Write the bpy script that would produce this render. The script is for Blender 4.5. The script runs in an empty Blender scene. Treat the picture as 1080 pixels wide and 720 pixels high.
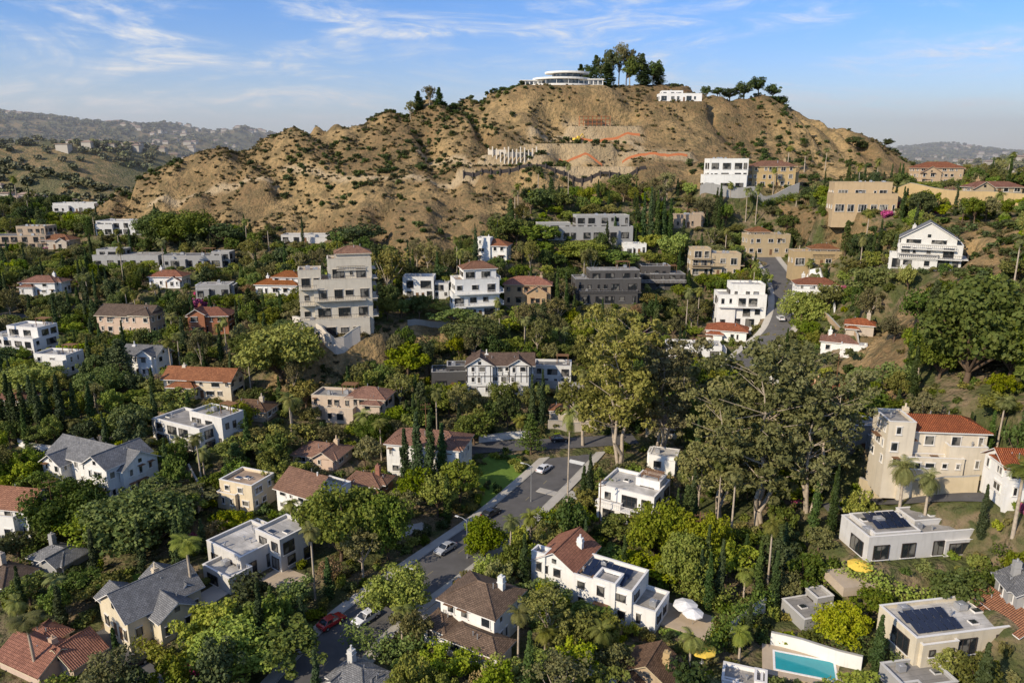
import bpy, math, random
import numpy as np
from mathutils import Vector, Matrix
random.seed(11); rng=np.random.default_rng(11)
scene=bpy.context.scene
F=760.0; PT=math.radians(14); ZC=75.0
cP,sP=math.cos(PT),math.sin(PT)
# ------------------------------------------------------------------ survey helpers
def raydir(px,py):
    x=(px-540)/F; v=(360-py)/F
    return x,cP+v*sP,-sP+v*cP
def survey(px,py,Y):
    x,y,z=raydir(px,py); return (Y*x/y,Y,ZC+Y*z/y)
def project(x,y,z):
    dz=z-ZC; dep=y*cP-dz*sP; v=(y*sP+dz*cP)/dep
    return 540+F*x/dep,360-F*v,dep
TAB=rng.random((256,256))
def vnoise(x,y,s=0):
    x=np.asarray(x,float)+s*17.3; y=np.asarray(y,float)+s*31.7
    xi=np.floor(x).astype(int); yi=np.floor(y).astype(int); fx=x-xi; fy=y-yi
    fx=fx*fx*(3-2*fx); fy=fy*fy*(3-2*fy)
    a=TAB[xi&255,yi&255]; b=TAB[(xi+1)&255,yi&255]; c=TAB[xi&255,(yi+1)&255]; d=TAB[(xi+1)&255,(yi+1)&255]
    return (a*(1-fx)+b*fx)*(1-fy)+(c*(1-fx)+d*fx)*fy
def fbm(x,y,s=0,o=4):
    r=0;a=.5;t=0
    for i in range(o):
        r=r+a*vnoise(x*2**i,y*2**i,s+i); t+=a; a*=.5
    return r/t
def sstep(a,b,x):
    t=np.clip((x-a)/(b-a),0,1); return t*t*(3-2*t)
# ------------------------------------------------------------------ terrain
C=[]
def row(py,*pp):
    for px,Y in pp: C.append(survey(px,py,Y))
row(720,(0,86),(200,84),(540,82),(800,82),(1080,78))
row(650,(0,100),(200,98),(380,98),(540,97),(700,97),(860,96),(1080,88))
row(600,(0,113),(200,111),(450,110),(700,109),(880,104),(1080,93))
row(550,(0,126),(250,125),(500,126),(700,125),(850,120),(1000,105),(1080,98))
row(500,(0,142),(200,142),(400,144),(560,146),(700,144),(850,135),(960,115),(1080,104))
row(450,(0,162),(200,160),(400,165),(600,168),(750,165),(870,150),(960,128),(1080,112))
row(400,(0,190),(200,185),(300,180),(400,185),(527,188),(620,195),(750,195),(860,175),(930,150),(1000,135),(1080,125))
row(350,(0,225),(130,225),(250,212),(360,196),(450,208),(560,215),(680,225),(800,222),(900,190),(960,160),(1080,142))
row(300,(0,270),(150,265),(300,250),(400,240),(500,240),(620,245),(720,255),(815,248),(880,222),(950,190),(1020,165),(1080,158))
row(260,(0,330),(120,325),(250,295),(330,285),(450,262),(600,270),(720,275),(805,280),(870,252),(960,215),(1040,185))
row(225,(0,390),(100,385),(200,330),(330,310),(450,285),(600,292),(740,295),(860,275),(905,250),(1000,235),(1080,225))
row(200,(150,360),(250,340),(400,320),(550,305),(680,310),(765,305),(850,310),(930,290),(985,262),(1080,255))
row(170,(200,365),(300,350),(420,345),(520,330),(600,335),(700,340),(800,350),(900,360))
row(148,(270,385),(350,370),(450,365),(560,350),(680,365),(780,375),(870,385))
row(124,(350,395),(450,385),(600,378),(700,385),(800,393),(850,402))
row(113,(420,402))
row(103,(480,410),(810,418))
row(100,(560,408),(650,408),(750,415))
row(90,(585,425),(640,428),(680,423))
row(162,(950,400))
C+=[(-205,385,60),(-40,500,92),(40,500,98),(120,500,92),(-200,520,44),(-120,500,60),(-75,455,90),(0,620,60),(150,620,60),(300,560,42),(300,470,50),(225,500,68),
 (-270,500,42),(-380,450,40),(-350,600,40),(350,380,48),(420,450,38),(0,760,42),(400,740,38),(-400,740,40),(245,335,54),(250,410,60),
 (-100,40,5),(0,40,8),(100,40,14),(-200,150,8),(250,150,50),(-350,300,32),(280,230,62),(-250,60,4),(250,60,35),(0,-60,5),(-420,60,5),(420,300,50),(420,60,45)]
C=np.array(C)
def K(r2): return np.where(r2>0,.5*r2*np.log(np.maximum(r2,1e-9)),0)
S=100.0
cx,cy=C[:,0]/S,C[:,1]/S; n=len(C)
A=np.zeros((n+3,n+3)); A[:n,:n]=K((cx[:,None]-cx)**2+(cy[:,None]-cy)**2)+np.eye(n)*0.004
A[:n,n]=1;A[:n,n+1]=cx;A[:n,n+2]=cy;A[n,:n]=1;A[n+1,:n]=cx;A[n+2,:n]=cy
W=np.linalg.solve(A,np.concatenate([C[:,2],[0,0,0]]))
def tps(x,y):
    x=x/S;y=y/S; r=W[n]+W[n+1]*x+W[n+2]*y
    for i in range(n): r=r+W[i]*K((x-cx[i])**2+(y-cy[i])**2)
    return r
def grow(a,b,st,e,k=1.13):
    out=[];p=b;s=st
    while p<e: s*=k; p+=s; out.append(p)
    return out
xr=grow(0,270,1.5,11000)
xs=np.array([-v for v in xr[::-1]]+list(np.arange(-270,270.1,1.5))+xr)
yb=grow(0,0,4,900,1.3)
ys=np.array([30-v for v in yb[::-1]]+list(np.arange(30,470,1.5))+grow(0,470,1.5,14000,1.09))
GX,GY=np.meshgrid(xs,ys,indexing='ij')
def far(x,y):
    g=lambda a,X,Y,sx,sy:a*np.exp(-((x-X)/sx)**2-((y-Y)/sy)**2)
    return 22+40*fbm(x/300,y/300,3,6)+g(100,-1000,1200,380,330)+g(50,-480,1350,230,280)+g(50,900,1700,600,400)+g(34,-470,720,150,110)\
      +g(150,-1900,2900,700,700)+g(60,2600,4200,2500,900)+g(60,-2500,4500,2000,1200)+26*(1-abs(2*vnoise(x/110,y/110,9)-1))
near=tps(np.clip(GX,-420,420),np.clip(GY,-60,760))
rad=np.hypot(GX*1.15,(GY-260)); w=sstep(330,560,rad)
Zg=near*(1-w)+far(GX,GY)*w
PXg,PYg,DEPg=project(GX,np.maximum(GY,5),Zg)
bx=[0,60,110,200,250,300,380,430,480,510,545,570,700,760,800,860,960,1080]
by=[205,215,238,240,255,255,262,285,285,262,228,212,208,202,214,212,200,195]
hillm=sstep(6,-14,PYg-np.interp(PXg,bx,by))*(GY>60)
gold=[((880,392),(925,335),(980,300),(1010,285),(1080,258),(1080,292),(1010,318),(962,348),(952,395),(935,440),(892,415)),((330,362),(345,350),(470,335),(470,360),(415,378),(400,395),(335,410),(290,418),(265,410)),((960,225),(1015,238),(1080,232),(1080,262),(1020,280)),((820,212),(880,232),(945,236),(940,262),(880,262),(832,256))]
def inpoly(px,py,poly):
    c=np.zeros(np.shape(px),bool); j=len(poly)-1
    for i in range(len(poly)):
        xi,yi=poly[i];xj,yj=poly[j]
        c^=((yi>py)!=(yj>py))&(px<(xj-xi)*(py-yi)/(yj-yi+1e-9)+xi); j=i
    return c
goldm=np.zeros_like(hillm)
for g in gold: goldm=np.maximum(goldm,inpoly(PXg,PYg,g)*1.0)
goldm*=(rad<330)
dry=np.maximum(hillm,goldm); 
hm=hillm*(1-w*.6)
ridge=1-np.abs(2*fbm(GX/30+GY/150,GY/75,5,3)-1)
Zg=Zg+hm*(-6.5*(sstep(.68,1,ridge))+2.6*(fbm(GX/22,GY/22,6,4)-.5)*2+1.5*(fbm(GX/6,GY/6,8,3)-.5)*2)+(1-hm)*(1-w)*.8*(fbm(GX/12,GY/12,2,3)-.5)+goldm*(1-hm)*1.6*(fbm(GX/5,GY/5,8,3)-.5)*2
def hz(x,y):
    x=np.asarray(x,float);y=np.asarray(y,float)
    i=np.clip(np.searchsorted(xs,x)-1,0,len(xs)-2); j=np.clip(np.searchsorted(ys,y)-1,0,len(ys)-2)
    fx=np.clip((x-xs[i])/(xs[i+1]-xs[i]),0,1); fy=np.clip((y-ys[j])/(ys[j+1]-ys[j]),0,1)
    return (Zg[i,j]*(1-fx)+Zg[i+1,j]*fx)*(1-fy)+(Zg[i,j+1]*(1-fx)+Zg[i+1,j+1]*fx)*fy
TT=np.concatenate([np.arange(50,600,.4),np.arange(600,4000,4)])
def hit(px,py,Y=None):
    if Y is not None:
        x,_,_=survey(px,py,Y); return x,Y,float(hz(x,Y))
    a,b,c=raydir(px,py); X=TT*a/b; Z=ZC+TT*c/b; h=hz(X,TT); k=np.argmax(Z<h)
    if not (Z<h).any(): return hit(px,py,420)
    return float(X[k]),float(TT[k]),float(h[k])
def pad(x,y,z,hw,hd,rz=0,fall=8):
    global Zg
    c_,s_=math.cos(rz),math.sin(rz); lx=(GX-x)*c_+(GY-y)*s_; ly=-(GX-x)*s_+(GY-y)*c_
    d=np.hypot(np.maximum(np.abs(lx)-hw,0),np.maximum(np.abs(ly)-hd,0)); wt=1-sstep(0,fall,d); Zg=Zg*(1-wt)+z*wt
# graded benches cut into the hill for building works
for px,py,hw,hd,dz in [(540,164,13,4,0),(600,152,20,5,0),(635,134,17,5,0),(585,176,42,2.5,0),(690,160,16,3,0)]:
    x,y,z=hit(px,py); pad(x,y,z+dz,hw,hd,0,4)
mx_,my_,mz_=survey(592,92,412); pad(mx_,my_,mz_,20,11,0,20)
# ------------------------------------------------------------------ materials
def nodes(name):
    m=bpy.data.materials.new(name); m.use_nodes=True; nt=m.node_tree
    return m,nt,nt.nodes,nt.links,nt.nodes['Principled BSDF']
def mixc(nt,f,a,b,bt='MIX'):
    nd=nt.nodes.new('ShaderNodeMix'); nd.data_type='RGBA'; nd.blend_type=bt
    for s,v in ((0,f),(6,a),(7,b)):
        if isinstance(v,bpy.types.NodeSocket): nt.links.new(v,nd.inputs[s])
        else: nd.inputs[s].default_value=v if s==0 else (*v,1)
    return nd.outputs[2]
def ramp(nt,v,a,b):
    nd=nt.nodes.new('ShaderNodeMapRange'); nd.interpolation_type='SMOOTHSTEP'
    nt.links.new(v,nd.inputs[0]); nd.inputs[1].default_value=a; nd.inputs[2].default_value=b
    return nd.outputs[0]
def math_(nt,op,a,b):
    nd=nt.nodes.new('ShaderNodeMath'); nd.operation=op
    for i,v in enumerate((a,b)):
        if isinstance(v,bpy.types.NodeSocket): nt.links.new(v,nd.inputs[i])
        else: nd.inputs[i].default_value=v
    return nd.outputs[0]
def noise(nt,sc,det=5,co='Object',mp=None,dist=0):
    nd=nt.nodes.new('ShaderNodeTexNoise'); nd.inputs['Scale'].default_value=sc; nd.inputs['Detail'].default_value=det; nd.inputs['Distortion'].default_value=dist
    if co=='Pos': v=nt.nodes.new('ShaderNodeNewGeometry').outputs['Position']
    else: v=nt.nodes.new('ShaderNodeTexCoord').outputs[co]
    if mp:
        m=nt.nodes.new('ShaderNodeMapping'); m.inputs['Scale'].default_value=mp; nt.links.new(v,m.inputs[0]); v=m.outputs[0]
    nt.links.new(v,nd.inputs['Vector']); return nd.outputs[0]
def bump(nt,h,st,d,bs):
    b=nt.nodes.new('ShaderNodeBump'); b.inputs['Strength'].default_value=st; b.inputs['Distance'].default_value=d
    nt.links.new(h,b.inputs['Height']); nt.links.new(b.outputs[0],bs.inputs['Normal'])
def objvar(nt,col,hr,vr,sr=.2):
    oi=nt.nodes.new('ShaderNodeObjectInfo'); r=oi.outputs['Random']; hs=nt.nodes.new('ShaderNodeHueSaturation'); nt.links.new(col,hs.inputs['Color'])
    nt.links.new(math_(nt,'ADD',math_(nt,'MULTIPLY',r,hr),.5-hr/2),hs.inputs['Hue'])
    v=math_(nt,'FRACT',math_(nt,'MULTIPLY',r,7.31),0); nt.links.new(math_(nt,'ADD',math_(nt,'MULTIPLY',v,vr),1-vr/2),hs.inputs['Value'])
    v2=math_(nt,'FRACT',math_(nt,'MULTIPLY',r,23.7),0); nt.links.new(math_(nt,'ADD',math_(nt,'MULTIPLY',v2,sr),1-sr*.5),hs.inputs['Saturation'])
    return hs.outputs[0]
def mul(c,k): return tuple(min(1,v*k) for v in c)
MATS={}
def plain(name,c,rough=.8,spec=.3,sc=3,amt=.25,metal=0,bmp=0):
    m,nt,N,L,b=nodes(name)
    nz=noise(nt,sc,6,'Pos'); L.new(mixc(nt,nz,mul(c,1-amt),mul(c,1+amt)),b.inputs['Base Color'])
    b.inputs['Roughness'].default_value=rough; b.inputs['Specular IOR Level'].default_value=spec; b.inputs['Metallic'].default_value=metal
    if bmp: bump(nt,noise(nt,sc*6,4,'Pos'),.5,bmp,b)
    MATS[name]=m; return m
def stucco(name,c):
    m,nt,N,L,b=nodes(name)
    a=mixc(nt,noise(nt,.7,5,'Pos'),mul(c,.84),mul(c,1.08))
    st=ramp(nt,noise(nt,1,6,'Pos',(1.6,1.6,.18)),.48,.8)
    a=mixc(nt,math_(nt,'MULTIPLY',st,.4),a,mul(c,.6))
    L.new(objvar(nt,a,.02,.16,.5),b.inputs['Base Color']); b.inputs['Roughness'].default_value=.9; b.inputs['Specular IOR Level'].default_value=.2
    bump(nt,noise(nt,14,4,'Pos'),.4,.03,b); MATS[name]=m
for k,c in dict(white=(.77,.75,.70),cream=(.65,.57,.43),tan=(.46,.34,.21),beige=(.50,.42,.31),grey=(.36,.35,.33),peach=(.58,.42,.29),dark=(.085,.08,.075),brick=(.33,.15,.09),lgrey=(.60,.58,.54),concrete=(.38,.36,.32),tower=(.64,.58,.49)).items(): stucco(k,c)
def tiles(name,c1,c2,mort,bw,bh,off,wave=False):
    m,nt,N,L,b=nodes(name)
    uv=N.new('ShaderNodeUVMap'); br=N.new('ShaderNodeTexBrick'); L.new(uv.outputs[0],br.inputs['Vector'])
    br.offset=off; br.inputs['Scale'].default_value=1; br.inputs['Brick Width'].default_value=bw; br.inputs['Row Height'].default_value=bh; br.inputs['Mortar Size'].default_value=.03
    br.inputs['Color1'].default_value=(*c1,1);br.inputs['Color2'].default_value=(*c2,1);br.inputs['Mortar'].default_value=(*mort,1)
    f=math_(nt,'MULTIPLY',ramp(nt,noise(nt,.6,6,'Pos'),.4,.75),.6)
    a=mixc(nt,f,br.outputs[0],mul(c2,.55)); a=mixc(nt,math_(nt,'MULTIPLY',ramp(nt,noise(nt,2.5,4,'Pos'),.5,.75),.35),a,mul(c1,1.5))
    L.new(objvar(nt,a,.015,.3,.3),b.inputs['Base Color']); b.inputs['Roughness'].default_value=.85; b.inputs['Specular IOR Level'].default_value=.25
    if wave:
        wv=N.new('ShaderNodeTexWave'); wv.bands_direction='X'; wv.inputs['Scale'].default_value=1.05; L.new(uv.outputs[0],wv.inputs['Vector'])
        bump(nt,wv.outputs['Fac'],1,.12,b)
    else: bump(nt,br.outputs['Fac'],.6,-.04,b)
    MATS[name]=m
tiles('tile',(.42,.17,.085),(.30,.115,.06),(.10,.04,.02),.30,.42,0,True)
tiles('tile2',(.38,.18,.105),(.28,.13,.08),(.10,.05,.03),.30,.42,0,True)
tiles('shingle',(.24,.235,.23),(.16,.16,.16),(.07,.07,.07),.5,.25,.5)
tiles('brownsh',(.19,.12,.08),(.12,.075,.05),(.05,.03,.02),.5,.25,.5)
def membrane(name,c):
    m,nt,N,L,b=nodes(name)
    a=mixc(nt,ramp(nt,noise(nt,.35,8,'Pos',None,.6),.35,.7),mul(c,.68),mul(c,1.12))
    a=mixc(nt,math_(nt,'MULTIPLY',ramp(nt,noise(nt,2.2,5,'Pos'),.58,.75),.45),a,mul(c,.45))
    br=N.new('ShaderNodeTexBrick'); uv=N.new('ShaderNodeUVMap'); L.new(uv.outputs[0],br.inputs['Vector']); br.inputs['Scale'].default_value=1
    br.inputs['Brick Width'].default_value=9; br.inputs['Row Height'].default_value=1.0; br.inputs['Mortar Size'].default_value=.03
    br.inputs['Color1'].default_value=(1,1,1,1);br.inputs['Color2'].default_value=(.9,.9,.9,1);br.inputs['Mortar'].default_value=(.6,.6,.6,1)
    a=mixc(nt,1.0,a,br.outputs[0],'MULTIPLY'); L.new(a,b.inputs['Base Color']); b.inputs['Roughness'].default_value=.85; MATS[name]=m
membrane('memb',(.34,.315,.28)); membrane('membw',(.54,.51,.46)); membrane('membd',(.16,.155,.15)); membrane('membt',(.42,.30,.20))
m,nt,N,L,b=nodes('glass'); MATS['glass']=m
nz=ramp(nt,noise(nt,.45,1,'Pos'),.5,.58); L.new(mixc(nt,math_(nt,'MULTIPLY',nz,.55),(.02,.024,.028),(.30,.28,.24)),b.inputs['Base Color']); b.inputs['Roughness'].default_value=.08; b.inputs['Specular IOR Level'].default_value=.7
plain('frame_w',(.70,.67,.62),.6,.3,2,.1); plain('frame_d',(.05,.04,.035),.5,.4,2,.2); plain('wood',(.17,.09,.045),.7,.3,2,.3)
plain('asphalt',(.105,.10,.097),.9,.25,.5,.35,0,.01); plain('sidewalk',(.42,.39,.34),.9,.2,.6,.2); plain('paint',(.7,.7,.66),.7); plain('paint_y',(.30,.25,.12),.7)
plain('bark',(.13,.09,.06),.95,.1,4,.4,0,.03); plain('bark_pale',(.40,.33,.25),.9,.1,2,.5); plain('metal',(.5,.5,.5),.4,.5,2,.1,.6); plain('solar',(.012,.018,.04),.15,.6,3,.2)
plain('water',(.03,.30,.34),.05,.6,.8,.15); plain('tire',(.02,.02,.02),.8); plain('paver',(.45,.36,.26),.9,.2,.8,.2); plain('orange_net',(.50,.17,.07),.8); plain('yellowcloth',(.75,.52,.08),.8); plain('whitecloth',(.75,.73,.7),.8)
plain('far_wall',(.46,.42,.35),.9,.1,.02,.3); plain('far_roof',(.30,.22,.17),.9,.1,.02,.4)
def carp(name,c):
    m=plain(name,c,.25,.6,.5,.04); m.node_tree.nodes['Principled BSDF'].inputs['Coat Weight'].default_value=.6
carp('car_red',(.40,.02,.02));carp('car_white',(.75,.75,.75));carp('car_black',(.02,.02,.022));carp('car_silver',(.4,.41,.42))
def leaf(name,c,c2,tr=0):
    m,nt,N,L,b=nodes(name)
    a=mixc(nt,ramp(nt,noise(nt,.9,3,'Pos'),.3,.7),c,c2)
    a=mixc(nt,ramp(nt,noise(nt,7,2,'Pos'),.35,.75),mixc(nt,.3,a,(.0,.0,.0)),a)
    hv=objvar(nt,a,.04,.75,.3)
    L.new(hv,b.inputs['Base Color']); b.inputs['Roughness'].default_value=.65; b.inputs['Specular IOR Level'].default_value=.2
    if tr:
        t=N.new('ShaderNodeBsdfTranslucent'); L.new(hv,t.inputs[0]); mx=N.new('ShaderNodeMixShader'); mx.inputs[0].default_value=tr
        L.new(b.outputs[0],mx.inputs[1]);L.new(t.outputs[0],mx.inputs[2]); L.new(mx.outputs[0],nt.nodes['Material Output'].inputs[0])
    MATS[name]=m
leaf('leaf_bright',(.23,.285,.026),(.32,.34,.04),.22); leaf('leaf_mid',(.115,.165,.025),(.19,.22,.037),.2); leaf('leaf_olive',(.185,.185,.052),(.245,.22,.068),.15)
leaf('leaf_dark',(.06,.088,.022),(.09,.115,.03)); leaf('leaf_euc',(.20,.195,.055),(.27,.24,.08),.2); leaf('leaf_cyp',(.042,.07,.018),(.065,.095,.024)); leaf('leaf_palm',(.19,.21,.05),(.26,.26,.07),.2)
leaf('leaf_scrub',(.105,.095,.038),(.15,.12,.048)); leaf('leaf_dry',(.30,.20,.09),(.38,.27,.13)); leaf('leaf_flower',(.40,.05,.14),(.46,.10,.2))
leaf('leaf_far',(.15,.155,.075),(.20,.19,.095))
m,nt,N,L,b=nodes('hillside_ground')
at=N.new('ShaderNodeAttribute'); at.attribute_name='zones'; sep=N.new('ShaderNodeSeparateColor'); L.new(at.outputs['Color'],sep.inputs[0])
n1=noise(nt,.022,8,'Pos',None,.4); n2=noise(nt,.16,8,'Pos',None,.5); n3=noise(nt,1.3,6,'Pos'); n4=noise(nt,.6,6,'Pos')
dryc=mixc(nt,ramp(nt,n1,.40,.60),(.36,.245,.115),(.215,.140,.068))
dryc=mixc(nt,math_(nt,'MULTIPLY',ramp(nt,n2,.42,.64),.75),dryc,(.135,.10,.05))
dryc=mixc(nt,math_(nt,'MULTIPLY',ramp(nt,n4,.46,.7),.65),dryc,(.095,.088,.042))
dryc=mixc(nt,math_(nt,'MULTIPLY',ramp(nt,n3,.5,.8),.4),dryc,(.40,.31,.17))
urb=mixc(nt,ramp(nt,n2,.4,.6),(.20,.15,.09),(.08,.09,.03)); urb=mixc(nt,ramp(nt,n4,.48,.65),urb,(.07,.08,.03)); urb=mixc(nt,math_(nt,'MULTIPLY',ramp(nt,n3,.5,.8),.5),urb,(.18,.15,.08))
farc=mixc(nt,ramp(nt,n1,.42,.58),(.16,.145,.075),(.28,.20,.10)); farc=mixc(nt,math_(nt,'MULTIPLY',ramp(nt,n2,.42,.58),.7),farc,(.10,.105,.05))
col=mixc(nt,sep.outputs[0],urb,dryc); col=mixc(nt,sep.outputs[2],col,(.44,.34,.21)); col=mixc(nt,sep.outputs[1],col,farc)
L.new(col,b.inputs['Base Color']); b.inputs['Roughness'].default_value=.95; b.inputs['Specular IOR Level'].default_value=.1
bump(nt,math_(nt,'ADD',n3,math_(nt,'MULTIPLY',n4,2.)),.9,.7,b); MATS['ground']=m
plain('lawn',(.13,.20,.035),.9,.1,1.2,.3,0,.03)
# ------------------------------------------------------------------ mesh builder
COL=scene.collection
class MB:
    def __init__(s): s.v=[];s.f=[]
    def poly(s,pts): k=len(s.v); s.v+=[tuple(p) for p in pts]; s.f.append(tuple(range(k,k+len(pts))))
    def box(s,x0,x1,y0,y1,z0,z1,top=True):
        k=len(s.v); s.v+=[(x0,y0,z0),(x1,y0,z0),(x1,y1,z0),(x0,y1,z0),(x0,y0,z1),(x1,y0,z1),(x1,y1,z1),(x0,y1,z1)]
        fs=[(0,3,2,1),(0,1,5,4),(1,2,6,5),(2,3,7,6),(3,0,4,7)]+([(4,5,6,7)] if top else [])
        s.f+=[tuple(k+i for i in f) for f in fs]
    def tube(s,p0,p1,r0,r1,n=7,cap=True):
        p0=Vector(p0);p1=Vector(p1); d=(p1-p0).normalized(); a=d.orthogonal().normalized(); c=d.cross(a); k=len(s.v)
        for p,r in ((p0,r0),(p1,r1)):
            for i in range(n): t=2*math.pi*i/n; s.v.append(tuple(p+a*math.cos(t)*r+c*math.sin(t)*r))
        for i in range(n): j=(i+1)%n; s.f.append((k+i,k+j,k+n+j,k+n+i))
        if cap: s.f.append(tuple(k+n+i for i in range(n))); s.f.append(tuple(k+n-1-i for i in range(n)))
    def obj(s,name,mt,parent=None,uv=False,loc=None):
        if not s.v: return None
        me=bpy.data.meshes.new(name); me.from_pydata(s.v,[],s.f); me.materials.append(MATS[mt])
        if uv:
            ul=me.uv_layers.new(name='UVMap'); d=np.zeros(len(me.loops)*2); 
            for p in me.polygons:
                nn=p.normal
                if abs(nn.z)>.999: u=Vector((1,0,0)); v=Vector((0,1,0))
                else: u=Vector((-nn.y,nn.x,0)).normalized(); v=nn.cross(u)
                for li in p.loop_indices:
                    co=me.vertices[me.loops[li].vertex_index].co; d[2*li]=co.dot(u); d[2*li+1]=co.dot(v)
            ul.data.foreach_set('uv',d)
        o=bpy.data.objects.new(name,me); COL.objects.link(o)
        if parent: o.parent=parent
        if loc: o.location=loc
        return o
def empty(name,loc,rz=0):
    e=bpy.data.objects.new(name,None); e.location=loc; e.rotation_euler=(0,0,rz); e.empty_display_size=.5; COL.objects.link(e); return e
# ------------------------------------------------------------------ roads: survey
def smooth_path(pts,step=1.5):
    P=[np.array(p) for p in pts]; P=[2*P[0]-P[1]]+P+[2*P[-1]-P[-2]]; out=[]
    for i in range(1,len(P)-2):
        L_=np.linalg.norm(P[i+1]-P[i]); k=max(2,int(L_/step))
        for j in range(k):
            t=j/k; out.append(.5*((2*P[i])+(-P[i-1]+P[i+1])*t+(2*P[i-1]-5*P[i]+4*P[i+1]-P[i+2])*t*t+(-P[i-1]+3*P[i]-3*P[i+1]+P[i+2])*t**3))
    out.append(P[-2]); out=np.array(out)
    if out.shape[1]>2 and len(out)>9:
        z=np.convolve(np.pad(out[:,2],6,mode='edge'),np.ones(13)/13,'valid'); out[:,2]=z
    return out
ROADS=[('main',[(310,740),(340,705),(372,668),(410,636),(450,606),(490,578),(530,548),(565,518),(590,494),(606,478),(618,464)],8.6,1),
       ('cross',[(470,476),(520,471),(565,469),(618,466),(670,462)],6.5,0),
       ('up',[(770,392),(800,368),(822,345),(829,318),(822,292),(808,272),(800,262)],7,1),
       ('lane',[(165,740),(150,712),(112,690),(96,668)],4.2,0),('lane',[(0,482),(50,478),(110,462),(150,440)],4.5,0),('lane',[(0,330),(60,336),(110,322),(200,318),(250,300)],4.5,0),('lane',[(870,545),(900,530),(960,526),(1040,520)],4,0)]
RP=[]
for nm,pp,wd,sw in ROADS:
    path=smooth_path([hit(*p) for p in pp]); RP.append((path,wd,sw))
def roadbed(w1):
    global Zg
    for path,wd,sw in RP:
        best=np.full(GX.shape,1e9); zz=np.zeros(GX.shape)
        for p in path:
            d=np.hypot(GX-p[0],GY-p[1]); mk=d<best; best[mk]=d[mk]; zz[mk]=p[2]
        e=2.6 if sw else 1.3
        wt=1-sstep(wd/2+e,wd/2+e+w1,best); Zg=Zg*(1-wt)+(zz-.25)*wt
roadbed(4.5)
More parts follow.
